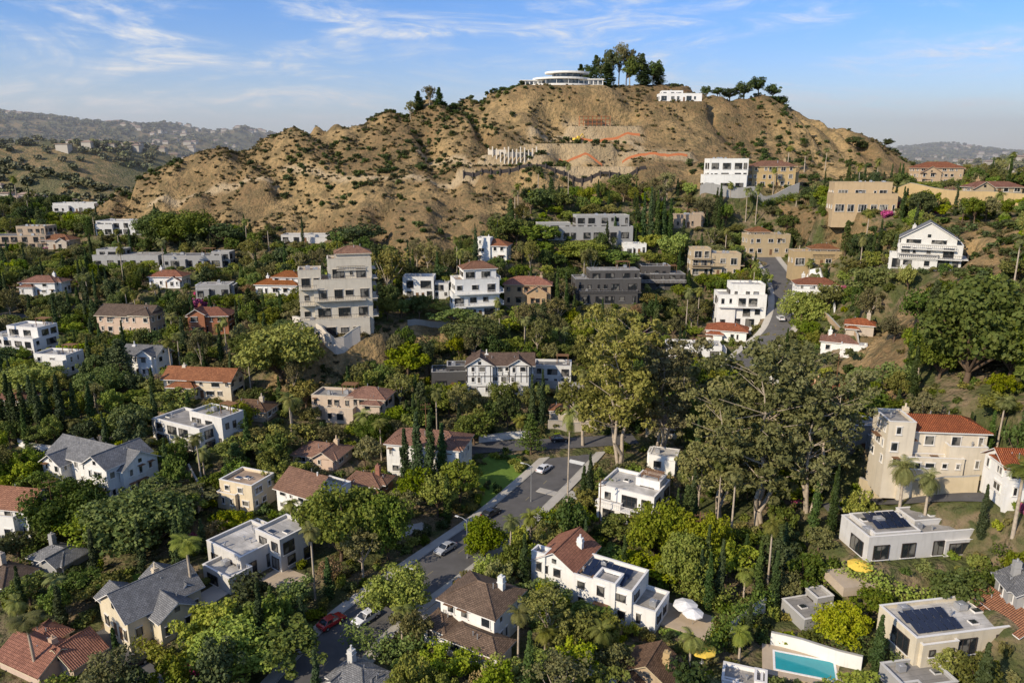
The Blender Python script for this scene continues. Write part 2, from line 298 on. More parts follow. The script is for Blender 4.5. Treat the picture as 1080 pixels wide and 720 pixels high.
# ------------------------------------------------------------------ houses table
f_='f'
HS=[
('white_stucco_house',503,668,-31,'white','brownsh','t',[(0,10,66,56,42,'h'),(22,-30,60,28,22,'h'),(-26,-26,26,26,22,'h')]),
('white_mediterranean_house',628,636,-31,'white','tile','t',[(-42,14,46,58,40,'gy'),(14,4,66,46,36,f_),(18,-10,24,22,40,f_),(58,4,26,40,20,f_),(-60,-10,16,14,46,f_)]),
('white_two_storey_house',668,543,-31,'white','membw','m',[(0,0,60,48,34,f_),(-16,-20,26,20,22,f_),(14,10,26,20,40,f_)]),
('grey_gabled_cottage',163,652,-38,'cream','shingle','t',[(0,0,58,76,30,'gy'),(22,2,56,36,26,'gx'),(-30,-18,40,28,22,'gx'),(-10,26,64,28,26,'gx')]),
('white_flat_roof_house',262,592,-35,'lgrey','membw','m',[(0,0,58,54,24,f_),(28,26,40,40,34,f_),(-20,22,40,40,16,f_),(16,-34,44,26,14,f_)]),
('white_grey_roof_house',112,508,-24,'white','shingle','t',[(0,0,112,40,30,'gx'),(34,-8,32,50,36,'gy'),(-36,-8,28,46,26,'gy')]),
('beige_stucco_house',263,530,-22,'cream','membt','t',[(0,0,42,34,27,f_),(-10,-14,24,14,15,f_)]),
('white_cottage',328,535,-30,'white','memb','t',[(0,0,50,44,26,'gx'),(16,14,30,30,22,f_)]),
('white_terraced_house',205,466,-28,'lgrey','memb','m',[(0,0,70,38,24,f_),(-34,4,30,32,18,f_),(24,12,48,28,32,f_)]),
('white_tiled_house',18,556,-10,'white','tile','t',[(0,0,72,40,32,'gx'),(12,-18,30,20,24,f_)]),
('low_grey_house',64,592,-20,'grey','shingle','t',[(0,0,46,30,10,'h'),(10,-8,20,24,10,'gy')]),
('brown_roof_bungalow',8,616,-20,'beige','brownsh','t',[(0,0,40,34,12,'h')]),
('red_tile_bungalow',45,700,-25,'peach','tile','t',[(0,0,66,46,14,'gx'),(30,16,46,34,14,'gy'),(-24,20,36,30,16,'h')]),
('cream_tiled_house',217,416,-8,'cream','tile','t',[(0,0,74,28,20,'gx'),(-14,-10,28,22,14,'h')]),
('tan_mediterranean_house',370,440,-10,'peach','tile2','t',[(-14,2,46,28,24,f_),(22,4,40,30,26,'h'),(-4,-14,30,12,14,f_),(30,-8,18,20,22,'h')]),
('peach_tiled_bungalow',341,486,-15,'peach','tile2','t',[(0,0,50,34,12,'h'),(12,-8,22,26,12,'gy')]),
('white_tile_roof_villa',454,496,-12,'white','tile2','t',[(0,0,80,40,36,'h'),(26,-12,24,22,36,'h')]),
('half_timbered_house',527,412,0,'white','brownsh','tudor',[(4,0,62,28,32,'gx'),(-20,-4,26,30,33,'gy'),(20,-5,20,28,33,'gy')]),
('dark_wood_house',474,408,5,'dark','membd','m',[(0,0,36,26,18,f_),(8,4,20,20,22,f_)]),
('modern_grey_house',583,404,-5,'lgrey','membd','m',[(0,0,38,24,20,f_),(-6,-8,26,12,10,f_)]),
('beige_garage',602,446,-8,'beige','membt','t',[(0,0,44,18,9,f_),(-12,4,18,16,14,'h')]),
('hillside_apartment_block',362,350,14,'tower','membt','balc',[(2,0,58,34,56,f_),(10,4,44,28,76,f_),(14,6,34,24,83,'h'),(-30,-1,22,28,66,f_),(-8,-17,70,12,16,f_)]),
('white_stacked_house',501,332,14,'white','membt','balc',[(0,0,46,30,38,f_),(4,3,34,24,50,'h'),(-18,-6,16,20,24,f_)]),
('white_modern_house',443,314,0,'white','membw','m',[(0,0,32,22,22,f_),(22,2,18,18,16,f_)]),
('tan_tiled_house',557,320,-5,'tan','tile','t',[(0,0,48,26,22,'h'),(10,-8,20,18,14,'gy')]),
('white_tiled_villa',523,276,-12,'white','tile2','t',[(0,0,28,22,18,'h'),(-10,-6,14,14,24,f_)]),
('modern_glass_house',616,252,6,'grey','membw','m',[(0,0,98,26,12,f_),(18,3,56,20,23,f_),(-34,-4,34,16,16,f_)]),
('dark_modern_house',638,318,4,'dark','memb','m',[(0,0,68,30,24,f_),(8,4,52,24,33,f_),(0,-14,60,10,12,f_)]),
('dark_roof_house',696,304,0,'dark','membd','m',[(0,0,46,26,16,f_),(-6,4,30,18,22,f_)]),
('white_red_roof_house',297,310,-5,'white','tile','t',[(0,0,44,26,12,'h'),(8,4,28,20,19,'h')]),
('salmon_house',141,350,-10,'peach','brownsh','t',[(0,0,60,28,20,'gx'),(22,-4,22,26,22,'h')]),
('orange_brick_house',225,350,5,'brick','tile','t',[(0,0,40,26,20,'h'),(-10,-8,16,18,22,'gy')]),
('white_flat_house',133,247,0,'lgrey','memb','m',[(0,0,46,26,13,f_)]),
('dark_flat_house',140,280,0,'grey','memb','m',[(0,0,68,26,12,f_),(-20,4,26,20,16,f_)]),
('brown_flat_house',28,262,0,'tan','membd','m',[(0,0,60,26,14,f_),(10,6,30,20,22,f_)]),
('low_white_house',85,224,0,'lgrey','memb','m',[(0,0,44,20,9,f_)]),
('white_modern_villa',26,372,-15,'white','membw','m',[(0,0,62,30,18,f_),(10,5,40,24,28,f_)]),
('cream_small_house',65,392,-10,'white','memb','t',[(0,0,38,24,20,f_)]),
('white_gabled_house',157,394,-10,'white','shingle','t',[(0,0,40,26,22,'gx'),(10,-6,16,22,24,'gy')]),
('dark_low_house',208,281,0,'grey','membd','m',[(0,0,62,22,12,f_)]),
('flat_roof_house',325,256,0,'lgrey','membd','m',[(0,0,50,20,7,f_)]),
('white_cubic_house',778,342,-6,'white','membw','m',[(0,0,48,30,32,f_),(6,3,34,24,42,f_),(-16,-10,18,14,18,f_)]),
('white_low_house',730,376,-8,'white','membw','m',[(0,0,56,24,13,f_)]),
('white_terracotta_house',766,358,-20,'white','tile','t',[(0,0,40,22,12,'h')]),
('tan_balcony_house',752,290,-4,'tan','membt','balc',[(0,0,50,22,22,f_),(-16,-2,20,20,27,f_)]),
('white_hillside_mansion',764,200,0,'white','membw','m',[(0,0,40,22,30,f_),(-4,-8,44,14,14,f_),(12,4,18,16,26,f_)]),
('tan_hillside_villa',812,198,-5,'tan','tile2','t',[(0,0,44,22,22,'h'),(-10,-6,24,14,14,f_),(20,2,14,14,14,f_)]),
('curved_tan_house',907,224,-10,'tan','membt','balc',[(0,0,62,28,18,f_),(-2,3,56,24,29,f_),(22,-4,18,20,12,f_)]),
('tan_red_roof_villa',985,195,-5,'tan','tile','t',[(0,0,44,24,17,'h'),(-10,-5,20,16,12,'gy'),(18,0,14,14,16,'h')]),
('low_ridge_villa',1045,205,-5,'tan','tile2','t',[(0,0,50,20,8,'h')]),
('white_gabled_hillside_house',975,282,-28,'lgrey','shingle','balc',[(0,0,50,36,32,'gy'),(2,0,58,38,24,f_),(-12,-16,44,14,14,f_)]),
('tan_terraced_house',858,280,-5,'tan','membt','balc',[(0,0,48,20,14,f_),(8,2,26,16,18,'h')]),
('white_terraced_villa',858,314,-10,'white','tile2','t',[(0,0,40,22,16,'h'),(-8,-12,30,12,10,f_)]),
('tan_stacked_house',806,268,0,'tan','membt','t',[(0,0,44,22,20,f_),(-8,2,20,18,24,'h')]),
('white_stair_house',884,372,-25,'white','tile2','t',[(0,0,34,22,14,'h'),(14,-14,24,14,12,f_)]),
('pink_roof_house',906,352,-25,'beige','tile','t',[(0,0,26,18,12,'h')]),
('cream_mediterranean_villa',972,490,-6,'cream','tile','t',[(6,4,92,40,42,'h'),(-36,-6,26,40,50,f_),(30,-16,36,22,26,f_),(-4,-24,60,12,14,f_)]),
('grey_annex_house',903,474,-4,'grey','memb','t',[(0,0,30,30,28,f_)]),
('white_red_tile_house',1072,520,-6,'white','tile','t',[(4,0,60,40,36,'gx'),(-16,-10,20,26,40,'h')]),
('white_flat_roof_villa',952,578,8,'lgrey','memb','m',[(0,0,116,48,24,f_),(-24,2,50,44,28,f_),(30,12,46,30,29,f_),(44,-16,34,20,17,f_)]),
('solar_roof_house',1010,672,10,'cream','membw','m',[(-20,0,110,56,24,f_),(52,-4,40,70,26,'gy'),(-50,-10,40,44,18,f_)]),
('grey_flat_annex',855,652,15,'grey','memb','m',[(0,0,46,38,14,f_),(16,10,20,20,18,f_)]),
('poolside_house',782,724,-20,'white','memb','m',[(0,0,40,30,10,f_)]),
('tan_gabled_roof_house',688,716,-31,'tan','brownsh','t',[(0,0,50,40,14,'gy')]),
('grey_roof_cottage',378,722,-31,'lgrey','shingle','t',[(0,0,46,34,12,'h')]),
('small_white_modern_house',700,494,-20,'white','membw','m',[(0,0,28,24,18,f_)]),
('brown_roof_cottage',266,440,-10,'beige','brownsh','t',[(0,0,46,28,12,'h')]),
('red_brown_roof_house',388,516,-15,'brick','tile2','t',[(0,0,38,28,12,'h')]),
('bottom_edge_bungalow',966,726,10,'grey','memb','m',[(0,0,60,40,14,f_)]),
('small_tan_house',722,240,0,'tan','membt','t',[(0,0,30,16,12,f_)]),
('grey_edge_house',1082,640,-10,'grey','shingle','t',[(0,0,40,40,24,'gy')]),
('white_ridge_house',716,108,0,'white','membw','m',[(0,0,44,16,7,f_),(-8,2,22,12,10,f_)]),
('white_street_house',180,302,0,'white','tile','t',[(0,0,34,20,12,'h')]),
('white_valley_house',48,310,0,'white','tile2','t',[(0,0,36,22,14,'h')]),
('tan_valley_house',65,262,0,'beige','tile2','t',[(0,0,30,20,10,'h')]),
('grey_canyon_house',228,312,6,'grey','memb','m',[(0,0,34,20,13,f_)]),
('white_upper_house',668,268,0,'white','memb','m',[(0,0,24,16,10,f_)]),
('cream_lane_house',700,455,-20,'beige','brownsh','t',[(0,0,34,26,14,'h')]),
('tan_lane_house',868,420,-20,'peach','tile','t',[(0,0,30,22,14,'h')]),
('white_lane_house',820,405,-10,'white','tile2','t',[(0,0,32,22,15,'h')]),
('grey_terrace_house',15,430,-12,'cream','tile2','t',[(0,0,44,24,14,'h')]),
]
RH=random.Random(5)
for h in HS:     # small wings so that single-volume houses are not plain boxes
    if len(h[7])==1:
        b=h[7][0]; sg=RH.choice((-1,1)); h[7].append((sg*b[2]*.28,-b[3]*.42,b[2]*.38,b[3]*.5,b[4]*RH.uniform(.62,.85),b[5] if b[5]!='h' else RH.choice(('h','gy'))))
        if RH.random()<.6: h[7].append((-sg*b[2]*.45,b[3]*.1,b[2]*.3,b[3]*.7,b[4]*RH.uniform(.7,1.25),f_ if b[5]==f_ else 'h'))
houses=[]
for h in HS:
    px,py=h[1],h[2]
    x,y,z=hit(px,py); dep=project(x,y,z)[2]; s=dep/F
    houses.append((h,x,y,z,s))
for h,x,y,z,s in houses:
    r=math.radians(h[3]); c_,s_=math.cos(r),math.sin(r)
    lx=(GX-x)*c_+(GY-y)*s_; ly=-(GX-x)*s_+(GY-y)*c_
    x0=min(b[0]-b[2]/2 for b in h[7])*s; x1=max(b[0]+b[2]/2 for b in h[7])*s; y0=min(b[1]-b[3]/2 for b in h[7])*s; y1=max(b[1]+b[3]/2 for b in h[7])*s
    d=np.hypot(np.maximum(np.maximum(x0-lx,lx-x1),0),np.maximum(np.maximum(y0-ly,ly-y1),0))
    wt=1-sstep(1.5,6,d); Zg=Zg*(1-wt)+(z)*wt
roadbed(2.5)
# ------------------------------------------------------------------ terrain mesh
nx,ny=len(xs),len(ys)
V=np.stack([GX,GY,Zg],-1).reshape(-1,3)
I=np.arange(nx*ny).reshape(nx,ny)
Q=np.stack([I[:-1,:-1],I[1:,:-1],I[1:,1:],I[:-1,1:]],-1).reshape(-1,4)
def fastmesh(name,V,Q,mats,mi=None):
    k=Q.shape[1]; me=bpy.data.meshes.new(name); me.vertices.add(len(V)); me.vertices.foreach_set('co',V.astype(np.float32).ravel())
    me.loops.add(Q.size); me.loops.foreach_set('vertex_index',Q.astype(np.int32).ravel()); me.polygons.add(len(Q))
    me.polygons.foreach_set('loop_start',np.arange(0,Q.size,k,dtype=np.int32)); 
    if mi is not None: me.polygons.foreach_set('material_index',mi.astype(np.int32))
    for m in mats: me.materials.append(MATS[m])
    me.update(calc_edges=True); me.validate(); return me
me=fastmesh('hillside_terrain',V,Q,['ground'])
me.polygons.foreach_set('use_smooth',np.ones(len(Q),bool))
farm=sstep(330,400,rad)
pathm=np.zeros(GX.shape)
for pl in [[(440,158),(480,168),(515,172),(600,180),(665,178)],[(300,178),(350,186),(420,188),(500,190)],[(620,140),(660,150),(700,165),(730,170)],[(160,215),(230,200),(290,198)],[(560,140),(600,140),(640,132)]]:
    for p in smooth_path([hit(*q) for q in pl],.8): pathm=np.maximum(pathm,1-sstep(.8,2.6,np.hypot(GX-p[0],GY-p[1])))
for a in [(540,164,13,4),(600,152,20,5),(635,134,17,5),(690,160,16,3)]:
    hx,hy,_=hit(a[0],a[1]); d=np.hypot(np.maximum(np.abs(GX-hx)-a[2],0),np.maximum(np.abs(GY-hy)-a[3]-2,0)); pathm=np.maximum(pathm,.85*(1-sstep(0,6,d+5*(fbm(GX/7,GY/7,3)-.3))))
dry=np.where(rad<480,dry,.25+.5*sstep(.4,.6,fbm(GX/150,GY/150,12,4)))
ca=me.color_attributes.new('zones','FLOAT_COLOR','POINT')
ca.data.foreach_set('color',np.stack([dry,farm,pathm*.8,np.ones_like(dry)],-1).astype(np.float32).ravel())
o=bpy.data.objects.new('hillside_terrain',me); COL.objects.link(o)
# ------------------------------------------------------------------ build roads
def strip(path,o0,o1,dz,mb,z1=None):
    P=path; T=np.gradient(P[:,:2],axis=0); T/=np.linalg.norm(T,axis=1)[:,None]; Nn=np.stack([T[:,1],-T[:,0]],-1)
    for i in range(len(P)-1):
        a=P[i,:2]+Nn[i]*o0;b_=P[i,:2]+Nn[i]*o1;c=P[i+1,:2]+Nn[i+1]*o1;d=P[i+1,:2]+Nn[i+1]*o0
        z_0,z_1=P[i,2]+dz,P[i+1,2]+dz
        mb.poly([(a[0],a[1],z_0),(b_[0],b_[1],z_0),(c[0],c[1],z_1),(d[0],d[1],z_1)])
        if z1 is not None:
            for (p,q) in ((a,d),(b_,c)):
                mb.poly([(p[0],p[1],z_0+z1),(q[0],q[1],z_1+z1),(q[0],q[1],z_1),(p[0],p[1],z_0)])
for i,(path,wd,sw) in enumerate(RP):
    mb=MB(); strip(path,-wd/2,wd/2,-.1+i*.004,mb); 
    root=mb.obj('asphalt_road','asphalt')
    if sw:
        for sd in (-1,1):
            mb=MB(); strip(path,sd*wd/2,sd*(wd/2+.3),.03,mb,-.5); mb.obj('kerb','concrete',root)
            mb=MB(); strip(path,sd*(wd/2+.3),sd*(wd/2+2.0),.026,mb,-.6); mb.obj('sidewalk','sidewalk',root)
    if i==0:
        mb=MB(); k=len(path)-8
        for a in range(4,k-4,5):
            strip(path[a:a+2],-.05,.05,-.09,mb)
        mb.obj('centre_line','paint_y',root); mb=MB(); strip(path[k:k+2],0.3,wd/2-.3,-.09,mb); mb.obj('stop_line','paint',root)
# ------------------------------------------------------------------ houses
KEEP=[]; RECT=[]
STOREY={'hillside_apartment_block':4.7,'white_stacked_house':3.8,'white_hillside_mansion':4.2,'curved_tan_house':4.0,'white_cubic_house':3.8}
def build_house(h,x,y,z,s):
    name,px,py,rot,wall,roof,style,blocks=h; r=math.radians(rot)
    E=empty(name,(x,y,z),r); R=random.Random(px*7+py)
    Wm,Rm,Dk,Gl,Fr,Tr,Ch,Eq,Ra,Dr,So,Tb=[MB() for _ in range(12)]
    dark=style=='m' or R.random()<.3; STO=STOREY.get(name,3.2)
    for bi,b in enumerate(blocks):
        cx,cy,w,d,hh=[q*s for q in b[:5]]; kind=b[5]; jit=.013*bi
        w+=jit;d+=jit;hh+=jit; x0,x1,y0,y1=cx-w/2,cx+w/2,cy-d/2,cy+d/2
        Wm.box(x0,x1,y0,y1,-5,hh,top=(kind!='f'))
        ns=max(1,int(round(hh/STO))); sh=hh/ns
        if kind=='f':
            pr=.0 if style=='m' and R.random()<.3 else .45
            Dk.box(x0+.2,x1-.2,y0+.2,y1-.2,hh-.3,hh+.02)
            for (a,b2,c,e) in ((x0,x1,y0,y0+.22),(x0,x1,y1-.22,y1),(x0,x0+.22,y0+.22,y1-.22),(x1-.22,x1,y0+.22,y1-.22)):
                Wm.box(a,b2,c,e,hh-.01,hh+pr+.1)
            zt=hh+pr+.1
            for (a,b2,c,e) in ((x0-.06,x1+.06,y0-.06,y0+.28),(x0-.06,x1+.06,y1-.28,y1+.06),(x0-.06,x0+.28,y0+.28,y1-.28),(x1-.28,x1+.06,y0+.28,y1-.28)):
                Tr.box(a,b2,c,e,zt,zt+.07)
            area=w*d
            for _ in range(int(min(9,area/15))):
                ux=R.uniform(x0+1,x1-1); uy=R.uniform(y0+1,y1-1); q=R.random()
                if q<.35: 
                    a=R.uniform(.4,.7); Eq.box(ux-a,ux+a,uy-a*.8,uy+a*.8,hh+.1,hh+1.0); Eq.tube((ux,uy,hh+1.0),(ux,uy,hh+1.08),a*.6,a*.6,10)
                elif q<.7: Eq.tube((ux,uy,hh),(ux,uy,hh+R.uniform(.5,1.1)),.12,.12,6); Eq.tube((ux,uy,hh+.6),(ux,uy,hh+.75),.22,.22,6)
                else:
                    a=R.uniform(.5,.9); Tr.box(ux-a,ux+a,uy-.5,uy+.5,hh,hh+.22); Gl.box(ux-a+.08,ux+a-.08,uy-.42,uy+.42,hh+.2,hh+.26)
            if name in('solar_roof_house',) and bi==0 or (name=='white_flat_roof_villa' and bi==1) or (name=='white_mediterranean_house' and bi==1):
                for i in range(6):
                    for j in range(2):
                        ux=x0+1.2+i*1.15; uy=y0+1.2+j*2.3
                        if ux<x1-1.5: So.poly([(ux,uy,hh+.25),(ux+1.05,uy,hh+.25),(ux+1.05,uy+1.9,hh+.75),(ux,uy+1.9,hh+.75)])
            if area>60 and R.random()<.4 and not So.v:   # roof pergola
                ux,uy=x0+w*.6,y0+d*.55; pw,pd=min(4,w*.3),min(3,d*.35)
                for a in (0,pw):
                    for c in (0,pd): Tb.box(ux+a,ux+a+.14,uy+c,uy+c+.14,hh,hh+2.3)
                for k in range(8): Tb.box(ux-.2,ux+pw+.3,uy+k*pd/7,uy+k*pd/7+.08,hh+2.3,hh+2.42)
        else:
            ov=.55; a0,a1,c0,c1=x0-ov,x1+ov,y0-ov,y1+ov; ze=hh-.12
            if kind=='h':
                m_=min(a1-a0,c1-c0)/2; zr=ze+m_*.46
                if a1-a0>c1-c0: p=(a0+m_,(c0+c1)/2,zr);q=(a1-m_,(c0+c1)/2,zr)
                else: p=((a0+a1)/2,c0+m_,zr);q=((a0+a1)/2,c1-m_,zr)
                e0,e1,e2,e3=(a0,c0,ze),(a1,c0,ze),(a1,c1,ze),(a0,c1,ze)
                if a1-a0>c1-c0: Rm.poly([e0,e1,q,p]);Rm.poly([e1,e2,q]);Rm.poly([e2,e3,p,q]);Rm.poly([e3,e0,p])
                else: Rm.poly([e0,e1,p]);Rm.poly([e1,e2,q,p]);Rm.poly([e2,e3,q]);Rm.poly([e3,e0,p,q])
                Tr.box(a0+.02,a1-.02,c0+.02,c1-.02,ze-.2,ze-.004)
                for u in (e0,e1,e2,e3):
                    t=p if (Vector(u)-Vector(p)).length<(Vector(u)-Vector(q)).length else q; Rm.tube(u,t,.11,.11,5)
                if (Vector(p)-Vector(q)).length>.05: Rm.tube(p,q,.13,.13,5)
            else:
                gx=kind=='gx'; half=((c1-c0) if gx else (a1-a0))/2; rise=half*.62; zr=ze+rise; th=.16
                def pt(u,v,zz): return (u,v,zz) if gx else (v,u,zz)
                u0,u1=(a0,a1) if gx else (c0,c1); v0,v1=(c0,c1) if gx else (a0,a1); vm=(v0+v1)/2
                for va in (v0,v1):
                    t=[pt(u0,va,ze),pt(u1,va,ze),pt(u1,vm,zr),pt(u0,vm,zr)]
                    if (va==v0)!=gx: t=t[::-1]
                    Rm.poly(t); lo=[(p_[0],p_[1],p_[2]-th) for p_ in t]; Rm.poly(lo[::-1])
                    for k in range(4): Tr.poly([t[k],lo[k],lo[(k+1)%4],t[(k+1)%4]])
                Rm.tube(pt(u0,vm,zr),pt(u1,vm,zr),.12,.12,5)
                w0,w1=(y0,y1) if gx else (x0,x1); g0,g1=(x0,x1) if gx else (y0,y1); zz=hh+((w1-w0)/2)*.62-.02
                for g in (g0,g1): 
                    tri=[pt(g,w0,hh-.02),pt(g,w1,hh-.02),pt(g,(w0+w1)/2,zz+.2)]
                    Wm.poly(tri)
                    e=.05 if g==g1 else -.05; wy=(w0+w1)/2; zq=hh+.25
                    if zz-hh>1.6:
                        q=[pt(g+e,wy-.4,zq),pt(g+e,wy+.4,zq),pt(g+e,wy+.4,zq+.8),pt(g+e,wy-.4,zq+.8)]; Gl.poly(q)
            if bi==0 and R.random()<.8:
                ux=R.choice((x0+w*.22,x1-w*.22)); uy=cy+R.uniform(-.1,.25)*d; Ch.box(ux-.45,ux+.45,uy-.4,uy+.4,hh-.5,hh+R.uniform(2.2,3.0)); Ch.box(ux-.55,ux+.55,uy-.5,uy+.5,hh+2.0,hh+2.12)
                Ch.tube((ux,uy,hh+2),(ux,uy,hh+3.3),.18,.15,7)
            for _ in range(2): 
                ux=cx+R.uniform(-.25,.25)*w; uy=cy+R.uniform(-.25,.25)*d; Eq.tube((ux,uy,hh),(ux,uy,hh+min(w,d)*.22+.5),.09,.09,5)
        def ob(mbq,side,s0,s1,z0_,z1_,o0,o1):
            if side=='f': mbq.box(cx+s0,cx+s1,y0-o1,y0-o0,z0_,z1_)
            elif side=='b': mbq.box(cx+s0,cx+s1,y1+o0,y1+o1,z0_,z1_)
            elif side=='r': mbq.box(x1+o0,x1+o1,cy+s0,cy+s1,z0_,z1_)
            else: mbq.box(x0-o1,x0-o0,cy+s0,cy+s1,z0_,z1_)
        for side in 'fblr':
            L_=w if side in 'fb' else d
            for st in range(ns):
                zb=st*sh+.15; u=-L_/2+R.uniform(.5,1.3)
                if hh-zb<2: continue
                while u<L_/2-1.3:
                    q=R.random(); big=style=='m' and q<.6 or style=='balc' and side=='f' and q<.7
                    ww=R.uniform(1.8,3.4) if big else R.choice((.7,.9,1.2,1.6,2.0)); ww=min(ww,L_/2-.6-u)
                    if ww<.6: break
                    if big: z0_,z1_=zb+.15,zb+min(2.6,sh-.5)
                    else: z0_,z1_=zb+R.choice((.7,.95,.95)),zb+min(2.4,sh-.45)
                    if st==0 and side=='f' and bi==0 and abs(u)<1.2: z0_=zb; big=False; z1_=zb+2.2; ob(Dr,side,u+.1,u+1.0,zb,zb+2.1,.01,.06); u+=1.8; continue
                    if z1_-z0_>.5:
                        fw=.09
                        ob(Gl,side,u+fw,u+ww-fw,z0_+fw,z1_-fw,.0,.03)
                        ob(Fr,side,u,u+fw,z0_,z1_,0,.13);ob(Fr,side,u+ww-fw,u+ww,z0_,z1_,0,.13)
                        ob(Fr,side,u+fw,u+ww-fw,z0_,z0_+fw,0,.13);ob(Fr,side,u+fw,u+ww-fw,z1_-fw,z1_,0,.13)
                        nm=int(ww/.9)
                        for k in range(1,nm+0): ob(Fr,side,u+ww*k/nm-.03,u+ww*k/nm+.03,z0_+fw,z1_-fw,.03,.09)
                        ob(Tr,side,u-.12,u+ww+.12,z0_-.12,z0_-.005,0,.2)
                        if style!='m': ob(Tr,side,u-.1,u+ww+.1,z1_+.005,z1_+.1,0,.18)
                        if style=='t' and R.random()<.15:
                            ob(Tb,side,u-.2,u+ww+.2,z1_+.12,z1_+.2,0,.9)
                    u+=ww+R.uniform(.6,3.0)
                if (style=='balc' and side in'fr') or (style=='m' and st>0 and side=='f' and R.random()<.4):
                    zf=st*sh+.02; dp=1.5
                    if st>0:
                        e=L_/2 if R.random()<.5 else L_*R.uniform(.1,.4)
                        ob(Wm,side,-L_/2,e,zf-.2,zf,0.001,dp)
                        ob(Ra,side,-L_/2,e,zf+.95,zf+1.03,dp-.1,dp-.02)
                        k=-L_/2+.05
                        while k<e: ob(Ra,side,k,k+.05,zf,zf+.95,dp-.09,dp-.03); k+=.45
            if style=='tudor':
                for st in range(ns):
                    ob(Tb,side,-L_/2,L_/2,st*sh+sh-.2,st*sh+sh,0,.07)
                k=-L_/2
                while k<L_/2-.2: ob(Tb,side,k,k+.17,hh*.45,hh,0,.06); k+=1.5
    Wm.obj('walls',wall,E,True); Rm.obj('roof',roof if roof in('tile','tile2','shingle','brownsh') else 'tile2',E,True)
    Dk.obj('roof_deck',roof if roof.startswith('memb') else 'memb',E,True); Gl.obj('window_glass','glass',E)
    Fr.obj('window_frames','frame_d' if dark else 'frame_w',E); Tr.obj('trim',{'dark':'grey','tan':'beige','grey':'lgrey','tower':'tower','peach':'cream'}.get(wall,'frame_w'),E); Ch.obj('chimney',wall if wall!='dark' else 'brick',E,True)
    Eq.obj('roof_equipment','metal',E); Ra.obj('balcony_railing','frame_d' if R.random()<.7 else 'frame_w',E); Dr.obj('front_door','wood',E); So.obj('solar_panels','solar',E); Tb.obj('timber_framing' if style=='tudor' else 'awnings_and_pergola','frame_d' if style=='tudor' else 'wood',E)
    bb=blocks; x0=min(b[0]-b[2]/2 for b in bb)*s; x1=max(b[0]+b[2]/2 for b in bb)*s; y0=min(b[1]-b[3]/2 for b in bb)*s; y1=max(b[1]+b[3]/2 for b in bb)*s
    RECT.append((x,y,r,x0,x1,y0,y1))
    for b in bb:
        for u in np.linspace(-.5,.5,5):
            for v in np.linspace(-.5,.5,3):
                for k in (.4,.7,1.05):
                    lx=(b[0]+u*b[2])*s; ly=(b[1]+v*b[3])*s; q=project(x+lx*math.cos(r)-ly*math.sin(r),y+lx*math.sin(r)+ly*math.cos(r),z+b[4]*s*k); KEEP.append((q[0],q[1],q[2]))
for a in houses: build_house(*a)
for ri,(path,wd,sw) in enumerate(RP):
    if ri>2: continue
    for p in path[::2]:
        for k in (-.5,0,.5):
            q=project(p[0]+k*wd,p[1],p[2]); KEEP.append(q)
RECT=np.array(RECT)
# hilltop curved modern mansion
x,y,z=mx_,my_,mz_; E=empty('hilltop_modern_mansion',(x,y,z)); RECT=np.vstack([RECT,[x,y,0,-24,24,-14,12]])
def disc(mb,r0,z0,z1,cx=0,cy=0,sx=1,n=40):
    k=len(mb.v)
    for zz in (z0,z1):
        for i in range(n): t=2*math.pi*i/n; mb.v.append((cx+sx*r0*math.cos(t),cy+.7*r0*math.sin(t),zz))
    for i in range(n): j=(i+1)%n; mb.f.append((k+i,k+j,k+n+j,k+n+i))
    mb.f.append(tuple(k+n+i for i in range(n))); mb.f.append(tuple(k+n-1-i for i in range(n)))
wm=MB(); gl=MB(); fr=MB()
disc(wm,17,-6,.9);disc(gl,12,.9,3.4);disc(wm,15.5,3.4,4.3);disc(gl,8,4.3,6.6,3);disc(wm,12,6.6,7.5,3)
wm.box(6,22,-5,5,-5,3.2); wm.box(5.5,22.5,-5.6,5.5,3.2,3.7); wm.box(-22,-8,-4,5,-5,2.8); wm.box(-22.5,-7.5,-4.6,5.5,2.8,3.2)
for i in range(6): gl.box(7+i*2.5,8.9+i*2.5,-5.06,-4.99,.8,2.8); gl.box(-21.4+i*2.2,-19.8+i*2.2,-4.06,-3.99,.8,2.4)
for i in range(14): t=2*math.pi*i/14; fr.tube((14*math.cos(t),.7*14*math.sin(t),.9),(14*math.cos(t),.7*14*math.sin(t),3.4),.14,.14,6)
wm.obj('walls_and_slabs','white',E);gl.obj('curved_glazing','glass',E);fr.obj('columns','frame_w',E)
